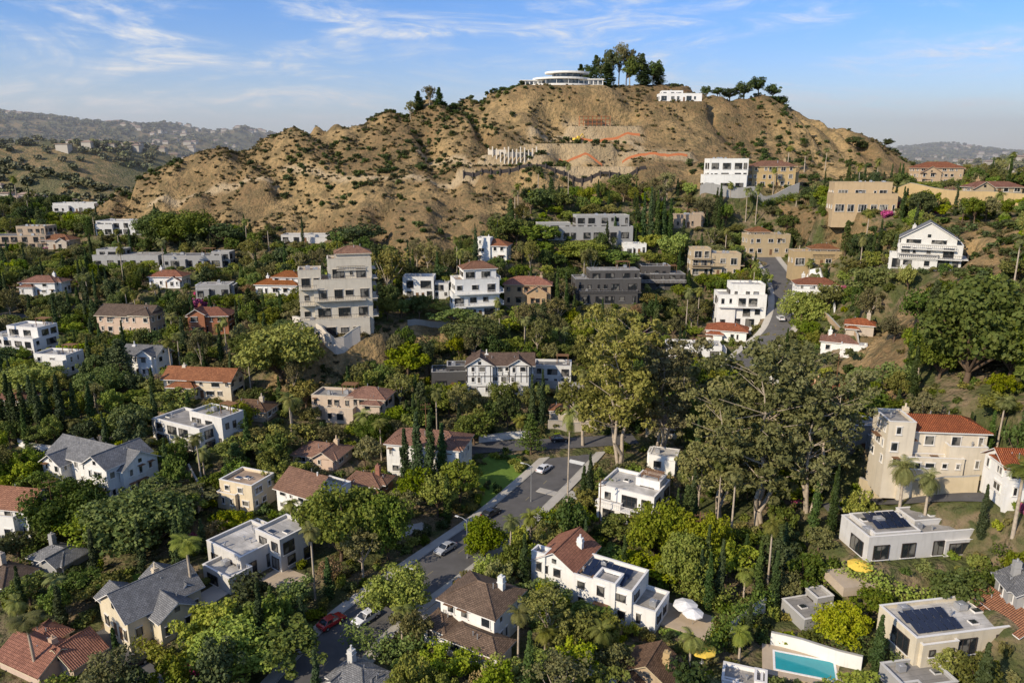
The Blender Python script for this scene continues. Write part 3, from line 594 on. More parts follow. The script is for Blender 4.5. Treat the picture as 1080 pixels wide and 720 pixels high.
def wallrun(name,pl,hh,th,mt,post=0,cap=True,pts=None,level=False):
    P=smooth_path(pts if pts is not None else [hit(*p) for p in pl],2.0); mb=MB(); mc=MB()
    T=np.gradient(P[:,:2],axis=0); T/=np.linalg.norm(T,axis=1)[:,None]; Nn=np.stack([T[:,1],-T[:,0]],-1); zg=hz(P[:,0],P[:,1])
    if level: zg=np.full_like(zg,np.median(zg))
    for i in range(len(P)):
        for k in (.5,1): KEEP.append(project(P[i,0],P[i,1],zg[i]+hh*k))
    for i in range(len(P)-1):
        for (m_,t_,b_,tp,) in ((mb,th/2,-2.5,hh),(mc,th/2+.05,hh,hh+.08)):
            if m_ is mc and not cap: continue
            q=[(P[i,:2]+Nn[i]*t_,zg[i]),(P[i+1,:2]+Nn[i+1]*t_,zg[i+1]),(P[i+1,:2]-Nn[i+1]*t_,zg[i+1]),(P[i,:2]-Nn[i]*t_,zg[i])]
            lo=[(a[0],a[1],g+b_) for a,g in q]; hi=[(a[0],a[1],g+tp) for a,g in q]
            m_.poly(hi)
            for k in range(4): m_.poly([lo[k],lo[(k+1)%4],hi[(k+1)%4],hi[k]])
        if post and i%post==0: mb.tube((P[i,0],P[i,1]-.3,zg[i]-3),(P[i,0],P[i,1]-.3,zg[i]+hh+.5),.42,.42,6)
    o=mb.obj(name,mt); 
    if cap and o: mc.obj('coping','concrete',o)
def across(px,py,half,dy=0,dy2=0):
    x,y,z=hit(px,py); return [(x-half,y+dy2,z),(x,y+dy,z),(x+half,y+dy2,z)]
# exposed foundation piers
x,y,z=hit(541,164); E=empty('foundation_piers',(x,y-3,float(hz(x,y)))); a=MB(); c=MB()
for i in range(13):
    u=-11+i*1.8; hgt=2.9+.7*math.sin(i*1.7); yo=.03*u*u; a.box(u-.27,u+.27,-.27+yo,.27+yo,-4,hgt)
a.box(-11,-3,3.2,3.6,-3,2.2); c.box(-3,9,2.2,2.8,-3,1.2); a.obj('piers','cream',E); c.obj('footing_wall','concrete',E)
wallrun('hillside_fence',None,1.5,.15,'frame_d',2,cap=False,pts=across(585,177,40,-2,-1.5))
wallrun('construction_netting',None,1.1,.1,'orange_net',cap=False,pts=across(690,161,15,-2.6,-2))
wallrun('construction_netting',None,1.1,.1,'orange_net',cap=False,pts=across(640,135,16,-4.5,-4))
wallrun('construction_netting',None,1.1,.1,'orange_net',cap=False,pts=across(612,152,10,-4.5,-4))
x,y,z=hit(628,134); E=empty('construction_scaffold',(x,y+1,float(hz(x,y)))); a=MB(); c=MB(); d_=MB()
for i in range(8):
    for j in (0,1.5):
        a.tube((i*2.2-8,j,-.5),(i*2.2-8,j,5.2),.09,.09,5)
for k in (1.7,3.4,5.1):
    for j in (0,1.5): a.tube((-8,j,k),(7.4,j,k),.07,.07,5)
    c.box(-8,7.4,.1,1.4,k-.12,k-.04)
d_.box(-5,4,2,9,-1,3.4); d_.box(-5.3,4.3,1.7,9.3,3.4,3.65); a.obj('tubes','orange_net',E); c.obj('planks','wood',E); d_.obj('unfinished_walls','tan',E)
x,y,z=hit(608,150); E=empty('excavator',(x,y,float(hz(x,y))),.5); a=MB(); c=MB()
for sg in (-1,1): c.box(-1.7,1.7,sg*1.2-.3,sg*1.2+.3,0,.8)
a.box(-1.6,1.3,-1.2,1.2,.9,2.0); a.box(.1,1.3,-1.2,-.1,2.0,2.9); a.tube((1.2,.3,1.6),(3.6,.3,4.1),.25,.2,6); a.tube((3.6,.3,4.1),(5.2,.3,1.6),.18,.14,6); a.box(4.8,5.6,-.2,.8,.8,1.7); a.obj('body_and_boom','yellowcloth',E); c.obj('tracks','tire',E)
wallrun('terrace_retaining_wall',[(738,207),(790,207),(842,204)],3.5,.5,'concrete')
wallrun('terrace_retaining_wall',[(940,212),(990,214),(1040,217),(1080,220)],4.5,.5,'tan')
wallrun('garden_wall',[(578,452),(600,455),(630,452)],2.2,.3,'beige')
wallrun('garden_wall',[(505,468),(540,463),(560,462)],1.8,.3,'white')
wallrun('garden_wall',[(770,672),(792,655),(806,645)],2.4,.3,'white')
wallrun('garden_wall',[(812,682),(860,694),(908,708)],2.2,.3,'white')
wallrun('garden_wall',[(20,470),(60,478),(90,470)],1.6,.3,'white')
wallrun('garden_wall',[(838,300),(870,312),(880,330)],1.6,.3,'white')
wallrun('garden_wall',[(850,330),(880,345),(905,370)],1.4,.3,'tan')
wallrun('retaining_wall',[(560,408),(610,412),(650,410)],2,.3,'concrete')
wallrun('retaining_wall',[(430,344),(460,346),(490,350)],1.6,.3,'concrete')
wallrun('retaining_wall',[(905,520),(960,524),(1030,520)],3,.4,'beige')
wallrun('garden_wall',[(590,698),(620,712),(650,725)],1.4,.25,'white')
wallrun('garden_wall',[(200,500),(215,530),(210,545)],2.2,.3,'beige')
wallrun('garden_wall',[(310,348),(345,365),(380,360)],4,.4,'tower')
def flat_patch(name,px,py,w,d,rot,mt,dz,thick=.3):
    x,y,z=hit(px,py); mb=MB(); mb.box(-w/2,w/2,-d/2,d/2,-thick-1,dz); o=mb.obj(name,mt); o.location=(x,y,z); o.rotation_euler=(0,0,math.radians(rot))
    RECT2.append((x,y,math.radians(rot),-w/2,w/2,-d/2,d/2))
    for u in (-.4,-.2,0,.2,.4):
        for v in (-.4,-.2,0,.2,.4): KEEP.append(project(x+u*w,y+v*d,z))
    return o
RECT2=[]
o=flat_patch('swimming_pool',848,706,11,6.5,-18,'paver',.35); mb=MB(); mb.box(-3.8,3.8,-1.9,1.9,.1,.37); mb.obj('water','water',o); mb=MB()
for q in ((-4.1,4.1,-2.2,-1.9),(-4.1,4.1,1.9,2.2),(-4.1,-3.8,-1.9,1.9),(3.8,4.1,-1.9,1.9)): mb.box(*q,.2,.42)
mb.obj('pool_coping','whitecloth',o)
flat_patch('garden_patio',722,655,9,6,-31,'paver',.2)
flat_patch('driveway',455,640,4,9,-45,'sidewalk',.12); flat_patch('driveway',590,520,4,9,60,'sidewalk',.15); flat_patch('garden_patio',905,612,8,5,8,'paver',.2); flat_patch('garden_patio',300,612,7,5,-30,'paver',.2)
flat_patch('driveway',230,625,4,8,-30,'sidewalk',.12); flat_patch('driveway',425,560,4,9,-50,'sidewalk',.12)
RECT=np.vstack([RECT,np.array(RECT2)])
RL=[]
def lawn(pts):
    W_=[hit(*p) for p in pts]; mb=MB(); cx_=sum(p[0] for p in W_)/len(W_); cy_=sum(p[1] for p in W_)/len(W_)
    for i in range(len(W_)):
        a=W_[i];b_=W_[(i+1)%len(W_)]; KEEP.append(project((a[0]+cx_)/2,(a[1]+cy_)/2,a[2])); KEEP.append(project(a[0]*.8+cx_*.2,a[1]*.8+cy_*.2,a[2]))
        for k in range(8):
            for j in range(8):
                def q(u,v):
                    X=cx_+(a[0]+(b_[0]-a[0])*v-cx_)*u;Y=cy_+(a[1]+(b_[1]-a[1])*v-cy_)*u; return (X,Y,float(hz(X,Y))+.09)
                mb.poly([q(k/8,j/8),q((k+1)/8,j/8),q((k+1)/8,(j+1)/8),q(k/8,(j+1)/8)])
    RL.append((cx_,cy_)); mb.obj('lawn','lawn')
lawn([(508,535),(494,510),(500,488),(520,480),(548,480),(556,495),(535,515)]); lawn([(700,668),(720,650),(750,655),(730,675)]); lawn([(120,610),(150,605),(180,610),(150,620)])
# ------------------------------------------------------------------ vegetation meshes
def leaves(cent,rad_,per,size,squash=.8,seed=0,flat=.75,el=1.4):
    g=np.random.default_rng(seed); cent=np.repeat(np.asarray(cent,float),per,0); rr=np.repeat(np.asarray(rad_,float),per)
    d=g.normal(size=cent.shape); d/=np.linalg.norm(d,axis=1)[:,None]
    p=cent+d*(rr*(.45+.55*g.random(len(rr))**.5))[:,None]*np.array([1,1,squash])
    nn=d+flat*g.normal(size=d.shape); nn[:,2]+=.3; nn/=np.linalg.norm(nn,axis=1)[:,None]
    t=np.cross(nn,g.normal(size=d.shape)); t/=np.linalg.norm(t,axis=1)[:,None]; b_=np.cross(nn,t)
    sz=(size*(.6+.8*g.random(len(rr))))[:,None]
    V=np.stack([p-t*sz*el*.5,p-b_*sz*.5,p+t*sz*el*.5,p+b_*sz*.5],1).reshape(-1,3)
    return V
def veg(name,V,mt,wood=None,bark='bark'):
    Q=np.arange(len(V)).reshape(-1,4); mi=np.zeros(len(Q))
    if wood and wood.v:
        k=len(V); V=np.vstack([V,np.array(wood.v)]); fs=[list(f) for f in wood.f if len(f)==4]
        Q2=np.array(fs)+k; Q=np.vstack([Q,Q2]); mi=np.concatenate([mi,np.ones(len(Q2))])
    return fastmesh(name,V,Q,[mt,bark],mi)
def broad(name,mt,seed,H=9,R=4.4,ncl=42,per=66,lf=.42,low=.28,bark='bark'):
    g=np.random.default_rng(seed); wd=MB(); cs=[];rs=[]; off=g.normal(size=(3,2))*R*.26
    for i in range(ncl):
        d=g.normal(size=3); d/=np.linalg.norm(d); d[2]=d[2]*.9+.1; k=R*(.35+.55*g.random()**.6); o2=off[i%3]
        c=np.array([d[0]*k+o2[0],d[1]*k+o2[1],H*(low+1)/2+d[2]*k/R*H*(1-low)/2*.95]); cs.append(c); rs.append(R*g.uniform(.15,.36))
    top=(g.normal()*.2,g.normal()*.2,H*low); wd.tube((0,0,-1),top,.05*R+.1,.04*R+.06,8,False)
    for i in range(0,ncl,4):
        m=(np.array(top)+cs[i])/2+g.normal(size=3)*.3; wd.tube(top,m,.025*R+.03,.02*R,5,False); wd.tube(m,cs[i],.02*R,.01*R,5,False)
    return veg(name,leaves(cs,rs,per,lf,.8,seed),mt,wd,bark)
def euc(name,seed,H=28,R=8.5,mt='leaf_euc'):
    g=np.random.default_rng(seed); wd=MB(); cs=[];rs=[]; 
    for t in range(3):
        a=t*2.1+g.random(); base=np.array([math.cos(a)*.5,math.sin(a)*.5,-1.]); p=base; r=.42; lean=np.array([math.cos(a),math.sin(a)])*g.uniform(.08,.2)
        k=9
        for i in range(k):
            q=np.array([base[0]+lean[0]*H*(i+1)/k*.8+g.normal()*.3,base[1]+lean[1]*H*(i+1)/k*.8+g.normal()*.3,H*.93*(i+1)/k]); r2=.42*(1-(i+1)/k*.85); wd.tube(p,q,r,r2,7,False)
            if i>=2:
                for j in range(4 if i<7 else 5):
                    an=g.uniform(0,6.28); rr=R*(.3+.45*g.random())*(1.15-.55*abs(i/k-.5)*1.2); e=q+np.array([math.cos(an)*rr,math.sin(an)*rr,g.uniform(.8,3.5)]); wd.tube(q,e,r2*.45,.05,4,False)
                    for _ in range(3): cs.append(e+g.normal(size=3)*np.array([1.2,1.2,1.0])); rs.append(g.uniform(.6,1.5))
            p=q;r=r2
    return veg(name,leaves(cs,rs,52,.40,.75,seed,.9,1.8),mt,wd,'bark_pale')
def cyp(name,seed,H=12,R=1.25,mt='leaf_cyp'):
    g=np.random.default_rng(seed); cs=[];rs=[]; wd=MB(); wd.tube((0,0,-1),(0,0,1.5),.2,.15,7,False)
    for i in range(46):
        t=(i+.5)/46; rr=R*min(1,(t*5+.35))*(1-t**2.6)*.95; a=g.uniform(0,6.28); k=rr*g.uniform(.15,.5); cs.append((math.cos(a)*k,math.sin(a)*k,.3+t*(H-.9))); rs.append(max(.25,rr*.72))
    return veg(name,leaves(cs,rs,50,.28,1.5,seed,.5),mt,wd)
def palm(name,seed,H=13,skirt=True):
    g=np.random.default_rng(seed); wd=MB(); p=np.array([0,0,-1.]); bx_=g.normal()*.6; 
    for i in range(6):
        q=np.array([bx_*((i+1)/6)**2,0,H*(i+1)/6-.2]); wd.tube(p,q,.26-.018*i,.24-.018*i,8,False); p=q
    V=[]
    nf=36
    for i in range(nf):
        a=i*2.4; el=math.radians(g.uniform(-40,75)); L_=g.uniform(1.9,2.8); pts=[]; c=p.copy(); 
        for k in range(8):
            pts.append(c.copy()); d=np.array([math.cos(a)*math.cos(el),math.sin(a)*math.cos(el),math.sin(el)]); c=c+d*L_/7; el-=math.radians(13)
        sd=np.array([-math.sin(a),math.cos(a),0])
        for k in range(7):
            u,v=pts[k],pts[k+1]; wdt=.55*math.sin((k+1)/8.5*math.pi)+.12; dr=np.array([0,0,-.28*wdt]); dd=(v-u)
            for sg in (-1,1):
                for m_ in (0,.5):
                    s0=u+dd*m_; s1=u+dd*(m_+.46); tip=s0+dd*.9+sd*sg*wdt+dr; V+=[s0,s1,tip+dd*.12,tip]
    V=np.array(V)
    if skirt: V2=leaves([p+np.array([0,0,.1-.35*k]) for k in range(5)],[.6,.6,.5,.45,.35],40,.5,1,seed); V=np.vstack([V,V2])
    return veg(name,V,'leaf_palm',wd,'bark_pale')
def bush(name,mt,seed,H=2.2,R=1.8,per=42,ncl=12,lf=.28):
    g=np.random.default_rng(seed); cs=[];rs=[]
    for i in range(ncl):
        a=g.uniform(0,6.28);k=R*.65*g.random()**.5; cs.append((math.cos(a)*k,math.sin(a)*k,H*g.uniform(.2,.68))); rs.append(R*g.uniform(.3,.45))
    return veg(name,leaves(cs,rs,per,lf,.8,seed),mt)
def pine(name,seed,H=15,R=4):
    g=np.random.default_rng(seed); cs=[];rs=[]; wd=MB(); wd.tube((0,0,-1),(0,0,H*.95),.35,.05,7,False)
    for i in range(60):
        t=.18+.8*i/60; rr=R*(1-t)**.8+.3; a=i*2.4; k=rr*g.uniform(.35,.85); c=(math.cos(a)*k,math.sin(a)*k,H*t); cs.append(c); rs.append(.35+rr*.27); wd.tube((0,0,H*t),c,.06,.03,4,False)
    return veg(name,leaves(cs,rs,55,.33,.6,seed),'leaf_dark',wd)
LIB={}
def lib(kind,nm,H,R,meshes): LIB[kind]=(nm,H,R,meshes)
lib('bright','broadleaf_tree',9,4.4,[broad('bl_a','leaf_bright',s) for s in (1,2,31)])
lib('mid','broadleaf_tree',9,4.4,[broad('bl_b','leaf_mid',s) for s in (3,4,5)])
lib('olive','olive_tree',8,4,[broad('bl_c','leaf_olive',s,8,4,38,58,.37) for s in (6,7,32)])
lib('dark','laurel_tree',9,4.2,[broad('bl_d','leaf_dark',s) for s in (8,9)])
lib('oak','large_oak_tree',14,8,[broad('oak','leaf_mid',s,14,8,110,125,.48,.12) for s in (10,11)])
lib('oakb','large_bright_tree',12,6.5,[broad('oakb','leaf_bright',s,12,6.5,84,115,.42,.12) for s in (12,33)])
lib('euc','eucalyptus_tree',28,8.5,[euc('euc',s) for s in (13,14)])
lib('eucs','small_eucalyptus_tree',14,4.6,[broad('eucs','leaf_euc',s,14,4.6,46,58,.38,.3,'bark_pale') for s in (15,16)])
lib('cyp','italian_cypress',12,1.25,[cyp('cyp',s) for s in (17,18)])
lib('palm','fan_palm',13,2.8,[palm('palm',s) for s in (19,20)])
lib('palms','short_palm',6,2.8,[palm('palms',s,6) for s in (21,)])
lib('bush','garden_shrub',2.2,1.8,[bush('bush_a','leaf_mid',22),bush('bush_b','leaf_bright',23),bush('bush_c','leaf_olive',24),bush('bush_d','leaf_dark',25)])
lib('flower','bougainvillea',2.2,1.8,[bush('boug','leaf_flower',26)])
lib('pine','pine_tree',15,4,[pine('pine',27)])
lib('dry','dry_tree',8,3.6,[broad('dryt','leaf_dry',28,8,3.6,34,45,.28)])
PL=[]
def plant(kind,x,y,hm,rm):
    nm,H,R,ms=LIB[kind]; o=bpy.data.objects.new(nm,random.choice(ms)); COL.objects.link(o)
    o.location=(x,y,float(hz(x,y))-.1); o.scale=(rm/R,rm/R*random.uniform(.9,1.1),hm/H); o.rotation_euler=(0,0,random.uniform(0,6.28)); PL.append((x,y,rm))
def T(kind,px,py,hp,wp=None,Y=None):
    x,y,z=hit(px,py,Y); s=project(x,y,z)[2]/F; nm,H,R,ms=LIB[kind]; hm=hp*s
    rm=wp*s/2 if wp else hm*R/H
    plant(kind,x,y,hm,rm)
for a in [('euc',800,556,185,120),('euc',758,548,140,84),('euc',852,540,150,90),('euc',655,492,150,96),('euc',695,482,120,74),('eucs',615,470,80,56),('eucs',735,540,80,50),
 ('oak',152,590,72,100),('oakb',120,582,52,70),('oakb',418,650,58,60),('oakb',510,588,46,46),('oak',1018,405,115,120),('oak',1064,400,80,70),('oak',990,400,60,56),('oakb',845,350,44,44),('oakb',296,402,62,76),('oak',360,592,84,80),('oak',410,590,74,60),('mid',330,575,50,46),
 ('cyp',428,512,66,15),('cyp',441,516,90,17),('cyp',455,517,92,17),('cyp',467,510,70,15),('cyp',28,456,56,13),('cyp',36,440,48,11),('cyp',68,462,72,14),('cyp',82,455,56,12),('cyp',98,448,50,12),('cyp',14,450,60,13),('cyp',3,446,40,12),('cyp',52,446,48,11),('cyp',44,458,60,12),('cyp',20,462,64,13),
 ('cyp',678,258,56,8),('cyp',685,258,62,9),('cyp',692,258,58,8),('cyp',699,256,50,8),('cyp',706,256,48,8),('cyp',502,282,42,9),('cyp',561,450,60,9),('cyp',572,452,68,9),('cyp',720,258,28,7),('cyp',1020,470,40,9),('cyp',560,300,20,5),('cyp',640,262,30,7),('cyp',648,262,34,7),
 ('palm',598,552,122,22),('palm',205,640,76,44),('palm',40,715,70,44),('palm',1068,565,80,46),('palm',1050,480,60,26),('palm',756,560,80,24),('palm',770,575,84,26),('palm',265,415,45,16),('palm',132,310,50,14),('palm',175,300,46,14),('palm',830,182,26,14),('palm',848,182,20,12),('palm',815,205,26,10),('palms',308,452,34,34),('palms',385,470,34,26),('palms',948,540,50,36),('palms',975,545,44,32),
 ('palm',20,222,34,12),('palm',95,330,40,14),('palm',240,380,44,14),('palm',720,430,60,18),('palm',905,300,50,14),('palm',870,180,22,10),
 ('oak',200,262,40,56),('oak',175,262,40,46),('dark',240,262,26,34),('oak',500,368,34,60),('bright',430,400,36,50),('bright',712,280,34,30),('mid',545,262,34,40),('mid',575,262,26,40),('oakb',620,278,24,50),('mid',650,285,22,40),
 ('pine',130,408,52,38),('pine',560,480,46,34),('eucs',410,318,56,40),('dark',385,262,26,40),('dark',360,262,22,30),('oak',75,565,60,70),('oakb',85,566,44,60),('mid',20,590,26,40),('mid',655,205,22,26),('dark',560,226,26,30),('mid',595,224,22,26),
 ('oakb',690,590,66,56),('oakb',740,600,66,50),('oakb',720,625,70,50),('bright',765,618,52,44),('mid',655,575,36,46),('oakb',890,685,44,54),('oakb',980,700,40,60),('bright',225,690,56,60),('oakb',250,712,60,90),('mid',310,700,50,70),('bright',610,722,50,40),('olive',645,718,40,36),('oakb',565,600,26,36),('mid',640,600,24,46),
 ('mid',190,560,40,40),('olive',185,545,34,60),('pine',250,500,36,34),('olive',300,480,34,40),('mid',485,530,46,44),('bright',462,545,44,40),('flower',212,330,20,28),('flower',1000,204,8,16),('flower',935,230,10,16),
 ('olive',872,330,34,30),('mid',912,318,40,46),('olive',905,300,30,40),('mid',480,345,18,40),('oakb',40,420,36,60),('oak',110,420,34,46),('bright',180,440,30,50),('oak',275,380,30,50),('oak',400,470,36,44),('mid',500,470,36,44),('oakb',240,460,34,50)]: T(*a)
for px,hh,w_,Y in [(432,20,12,398),(441,20,14,400),(453,22,14,400),(463,19,12,400),(618,24,16,424),(628,34,20,436),(640,38,22,430),(652,44,22,432),(664,40,22,432),(676,34,20,430),(688,24,18,428),(640,26,20,420),(660,28,20,420),(680,22,20,418),(694,18,18,422),(612,26,16,428),(757,10,14,420),(770,14,18,420),(785,17,20,420),(800,18,20,422),(815,16,18,424),(825,12,14,424),(745,12,12,418),(500,8,10,412),(905,10,14,392),(915,12,14,395),(940,9,12,400)]:
    T(random.choice(['eucs','dark','pine','dark','cyp']) if px<700 else 'dark',px,100,hh,w_,Y)
def hedge(pl,wd,hh,mt='leaf_mid'):
    P=smooth_path([hit(*p) for p in pl],1.0); zg=hz(P[:,0],P[:,1]); cs=[];rs=[]; g=np.random.default_rng(int(pl[0][0]))
    for i in range(len(P)):
        for k in range(4): cs.append((P[i,0]+g.uniform(-.5,.5)*wd*.6,P[i,1]+g.uniform(-.5,.5)*wd*.6,zg[i]+hh*g.uniform(.15,.85))); rs.append(wd*.42)
    me=veg('hedge',leaves(cs,rs,34,.28,1,3),mt); o=bpy.data.objects.new('hedge',me); COL.objects.link(o)
for a in [([(28,600),(60,575),(100,560)],3,3.5,'leaf_mid'),([(150,690),(170,700),(200,712)],2.4,2.5,'leaf_bright'),([(370,680),(400,695),(440,700)],3,5,'leaf_mid'),([(560,660),(600,680),(640,700)],2.5,3,'leaf_mid'),
 ([(440,372),(480,372),(530,368)],4,5,'leaf_mid'),([(560,372),(600,372),(640,366)],3,6,'leaf_dark'),([(415,395),(440,390),(455,382)],3,5,'leaf_bright'),([(860,610),(930,625),(1000,640)],3,3,'leaf_bright'),([(860,670),(900,690),(940,708)],3,3,'leaf_mid'),
 ([(1000,640),(1030,625),(1050,600)],3,3.5,'leaf_mid'),([(700,612),(740,640),(765,640)],3,4,'leaf_bright'),([(62,525),(90,535),(110,545)],3,5,'leaf_bright'),([(790,212),(840,212)],3,3,'leaf_mid'),([(640,610),(700,630)],2,3,'leaf_mid'),
 ([(810,640),(770,670),(745,700)],3,4,'leaf_mid'),([(560,262),(620,268),(680,266)],4,3,'leaf_mid'),([(500,350),(550,350),(600,344)],3,3,'leaf_mid')]: hedge(*a)
# ------------------------------------------------------------------ planting plan (fill)
KP=np.array(KEEP)
RPTS=np.vstack([p[::2] for p,_,_ in RP]); RW=np.concatenate([np.full(len(p[::2]),w_/2+(1.6 if sw else .3)) for p,w_,sw in RP])
def blocked(x,y,r):
    if (np.hypot(RPTS[:,0]-x,RPTS[:,1]-y)<RW+r*.55).any(): return True
    for a,b_ in RL[:1]:
        if math.hypot(x-a,y-b_)<r*.6+4.5: return True
    c=np.cos(RECT[:,2]);s=np.sin(RECT[:,2]); lx=(x-RECT[:,0])*c+(y-RECT[:,1])*s; ly=-(x-RECT[:,0])*s+(y-RECT[:,1])*c
    d=np.hypot(np.maximum(np.maximum(RECT[:,3]-lx,lx-RECT[:,4]),0),np.maximum(np.maximum(RECT[:,5]-ly,ly-RECT[:,6]),0))
    return (d<r*.6).any()
def covers(x,y,h,r):
    z=float(hz(x,y)); q0=project(x,y,z); q1=project(x,y,z+h); rp=r*F/q0[2]*.85; cy_=(q0[1]+q1[1])/2; ry=(q0[1]-q1[1])/2*.95+1
    m_=(KP[:,2]>q0[2])&(((KP[:,0]-q0[0])/rp)**2+((KP[:,1]-cy_)/ry)**2<1); return m_.sum()
def zone(px,py):
    if px<-80 or px>1160: return 0
    if py<np.interp(px,bx,by)-2: return 0
    for g in gold:
        if inpoly(np.array(px),np.array(py),g): return .004
    return 1
grid={}
def addg(x,y,r): grid.setdefault((int(x//8),int(y//8)),[]).append((x,y,r))
for p in PL: addg(*p)
def near(x,y,r,k):
    a,b_=int(x//8),int(y//8)
    for i in (-1,0,1):
        for j in (-1,0,1):
            for (u,v,q) in grid.get((a+i,b_+j),()):
                if (u-x)**2+(v-y)**2<((q+r)*k)**2: return True
    return False
cnt=0
for it in range(26000):
    Y=75+ (420-75)*random.random()**1.1; X=random.uniform(-.80,.80)*Y
    big=it<14000; z=float(hz(X,Y)); q=project(X,Y,z); zn=zone(q[0],q[1])
    if random.random()>zn: continue
    u=random.random()
    if big:
        if u<.24: k,h,r='mid',random.uniform(4.5,9),random.uniform(2.2,4.2)
        elif u<.41: k,h,r='olive',random.uniform(4,8),random.uniform(2.2,4)
        elif u<.60: k,h,r='bright',random.uniform(4,8),random.uniform(2.2,3.8)
        elif u<.71: k,h,r='dark',random.uniform(5,10),random.uniform(2.4,3.8)
        elif u<.78: k,h,r='eucs',random.uniform(8,13),random.uniform(2.6,3.8)
        elif u<.90: k,h,r='cyp',random.uniform(7,14),random.uniform(.8,1.2)
        elif u<.935: k,h,r='palm',random.uniform(9,15),2.2
        elif u<.96: k,h,r='pine',random.uniform(8,13),random.uniform(2,3.2)
        elif u<.97: k,h,r='dry',5,2.2
        else: k,h,r='palms',random.uniform(4,6),2.2
    else:
        k='bush' if u<.97 else 'flower'; h=random.uniform(1.2,3.2); r=random.uniform(1.0,2.1)
    if blocked(X,Y,r) or near(X,Y,r,.6 if big else .62): continue
    cv=covers(X,Y,h,r)
    if cv>(1 if k!='palm' else 4): continue
    plant(k,X,Y,h,r); addg(X,Y,r); cnt+=1
print('FILL',cnt)
# ------------------------------------------------------------------ scrub by face instancing
def scatter(name,child_mesh,pts,sizes):
    g=np.random.default_rng(5); k=len(pts); a=g.uniform(0,6.28,k); ax=np.stack([np.cos(a),np.sin(a),0*a],-1)*sizes[:,None]/2; bx_=np.stack([-np.sin(a),np.cos(a),0*a],-1)*sizes[:,None]/2
    V=np.stack([pts-ax-bx_,pts+ax-bx_,pts+ax+bx_,pts-ax+bx_],1).reshape(-1,3); me=fastmesh(name,V,np.arange(4*k).reshape(-1,4),['ground'])
    o=bpy.data.objects.new(name,me); COL.objects.link(o); c=bpy.data.objects.new(name+'_plant',child_mesh); COL.objects.link(c); c.parent=o
    o.instance_type='FACES'; o.use_instance_faces_scale=True; o.show_instancer_for_render=False
sc1=bush('scrub_mesh','leaf_scrub',40,.6,.62,18,8,.16); sc2=bush('scrub_mesh_b','leaf_dark',41,.75,.6,22,8,.15); sc3=bush('far_mesh','leaf_far',42,.8,.6,14,7,.2)
def pick(nn,xr_,yr_,dens,zmask):
    X=rng.uniform(*xr_,nn);Y=rng.uniform(*yr_,nn); Z=hz(X,Y); px,py,dp=project(X,Y,Z); m=zmask(X,Y,Z,px,py)&(rng.random(nn)<dens(X,Y)); return np.stack([X,Y,Z-.1],-1)[m]
hillmask=lambda X,Y,Z,px,py:(py<np.interp(px,bx,by)+4)|np.any([inpoly(px,py,g) for g in gold],0)
d1=lambda X,Y: np.clip(sstep(.42,.60,fbm(X/30,Y/30,21,4))*.75+.08+.6*sstep(0,-90,X)*sstep(.38,.55,fbm(X/14,Y/14,22,3)),0,1)
pts=pick(34000,(-270,270),(120,520),d1,hillmask); scatter('chaparral_scrub',sc1,pts,rng.uniform(.7,2.5,len(pts)))
pts=pick(13000,(-270,270),(120,520),lambda X,Y:sstep(.46,.64,fbm(X/26,Y/26,25,4)),hillmask); scatter('dark_chaparral_scrub',sc2,pts,rng.uniform(1.2,3.8,len(pts)))
pts=pick(26000,(-300,300),(75,430),lambda X,Y:.3+.6*sstep(.4,.6,fbm(X/8,Y/8,27,3)),lambda X,Y,Z,px,py:(~hillmask(X,Y,Z,px,py))&(px>-60)&(px<1140))
m_=np.array([not blocked(p[0],p[1],.9) for p in pts]); pts=pts[m_]; sc4=bush('cover_mesh','leaf_mid',43,.6,.65,18,8,.16); sc5=bush('cover_mesh_b','leaf_olive',44,.6,.65,18,8,.16)
scatter('garden_groundcover',sc4,pts[::2],rng.uniform(.9,2.4,len(pts[::2]))); scatter('garden_scrub',sc5,pts[1::2],rng.uniform(.9,2.2,len(pts[1::2])))
fm=lambda X,Y,Z,px,py:(np.hypot(X*1.15,Y-260)>330)&(px>-80)&(px<1160)
pts=pick(70000,(-1700,1700),(420,2200),lambda X,Y:.2+.7*sstep(.40,.55,fbm(X/70,Y/70,31,4)),fm); scatter('distant_trees',sc3,pts,rng.uniform(4,9.5,len(pts)))
mb=MB(); mr=MB()
for i in range(1700):
    Y=random.uniform(430,1700); X=random.uniform(-.78,.78)*Y; 
    if math.hypot(X*1.15,Y-260)<340 or vnoise(X/120,Y/120,40)<.42: continue
    z=float(hz(X,Y)); w_,d_,h_=random.uniform(5,11),random.uniform(5,8),random.uniform(2.5,5)
    mb.box(X-w_/2,X+w_/2,Y-d_/2,Y+d_/2,z-4,z+h_)
    if random.random()<.4: mr.box(X-w_/2-.6,X+w_/2+.6,Y-d_/2-.6,Y+d_/2+.6,z+h_,z+h_+.6)
    else:
        a0,a1,c0,c1=X-w_/2-.6,X+w_/2+.6,Y-d_/2-.6,Y+d_/2+.6; t0=(X-w_/4,Y,z+h_+1.6);t1=(X+w_/4,Y,z+h_+1.6)
        mr.poly([(a0,c0,z+h_),(a1,c0,z+h_),t1,t0]);mr.poly([(a1,c0,z+h_),(a1,c1,z+h_),t1]);mr.poly([(a1,c1,z+h_),(a0,c1,z+h_),t0,t1]);mr.poly([(a0,c1,z+h_),(a0,c0,z+h_),t0])
o=mb.obj('distant_houses','far_wall'); mr.obj('roofs','far_roof',o)
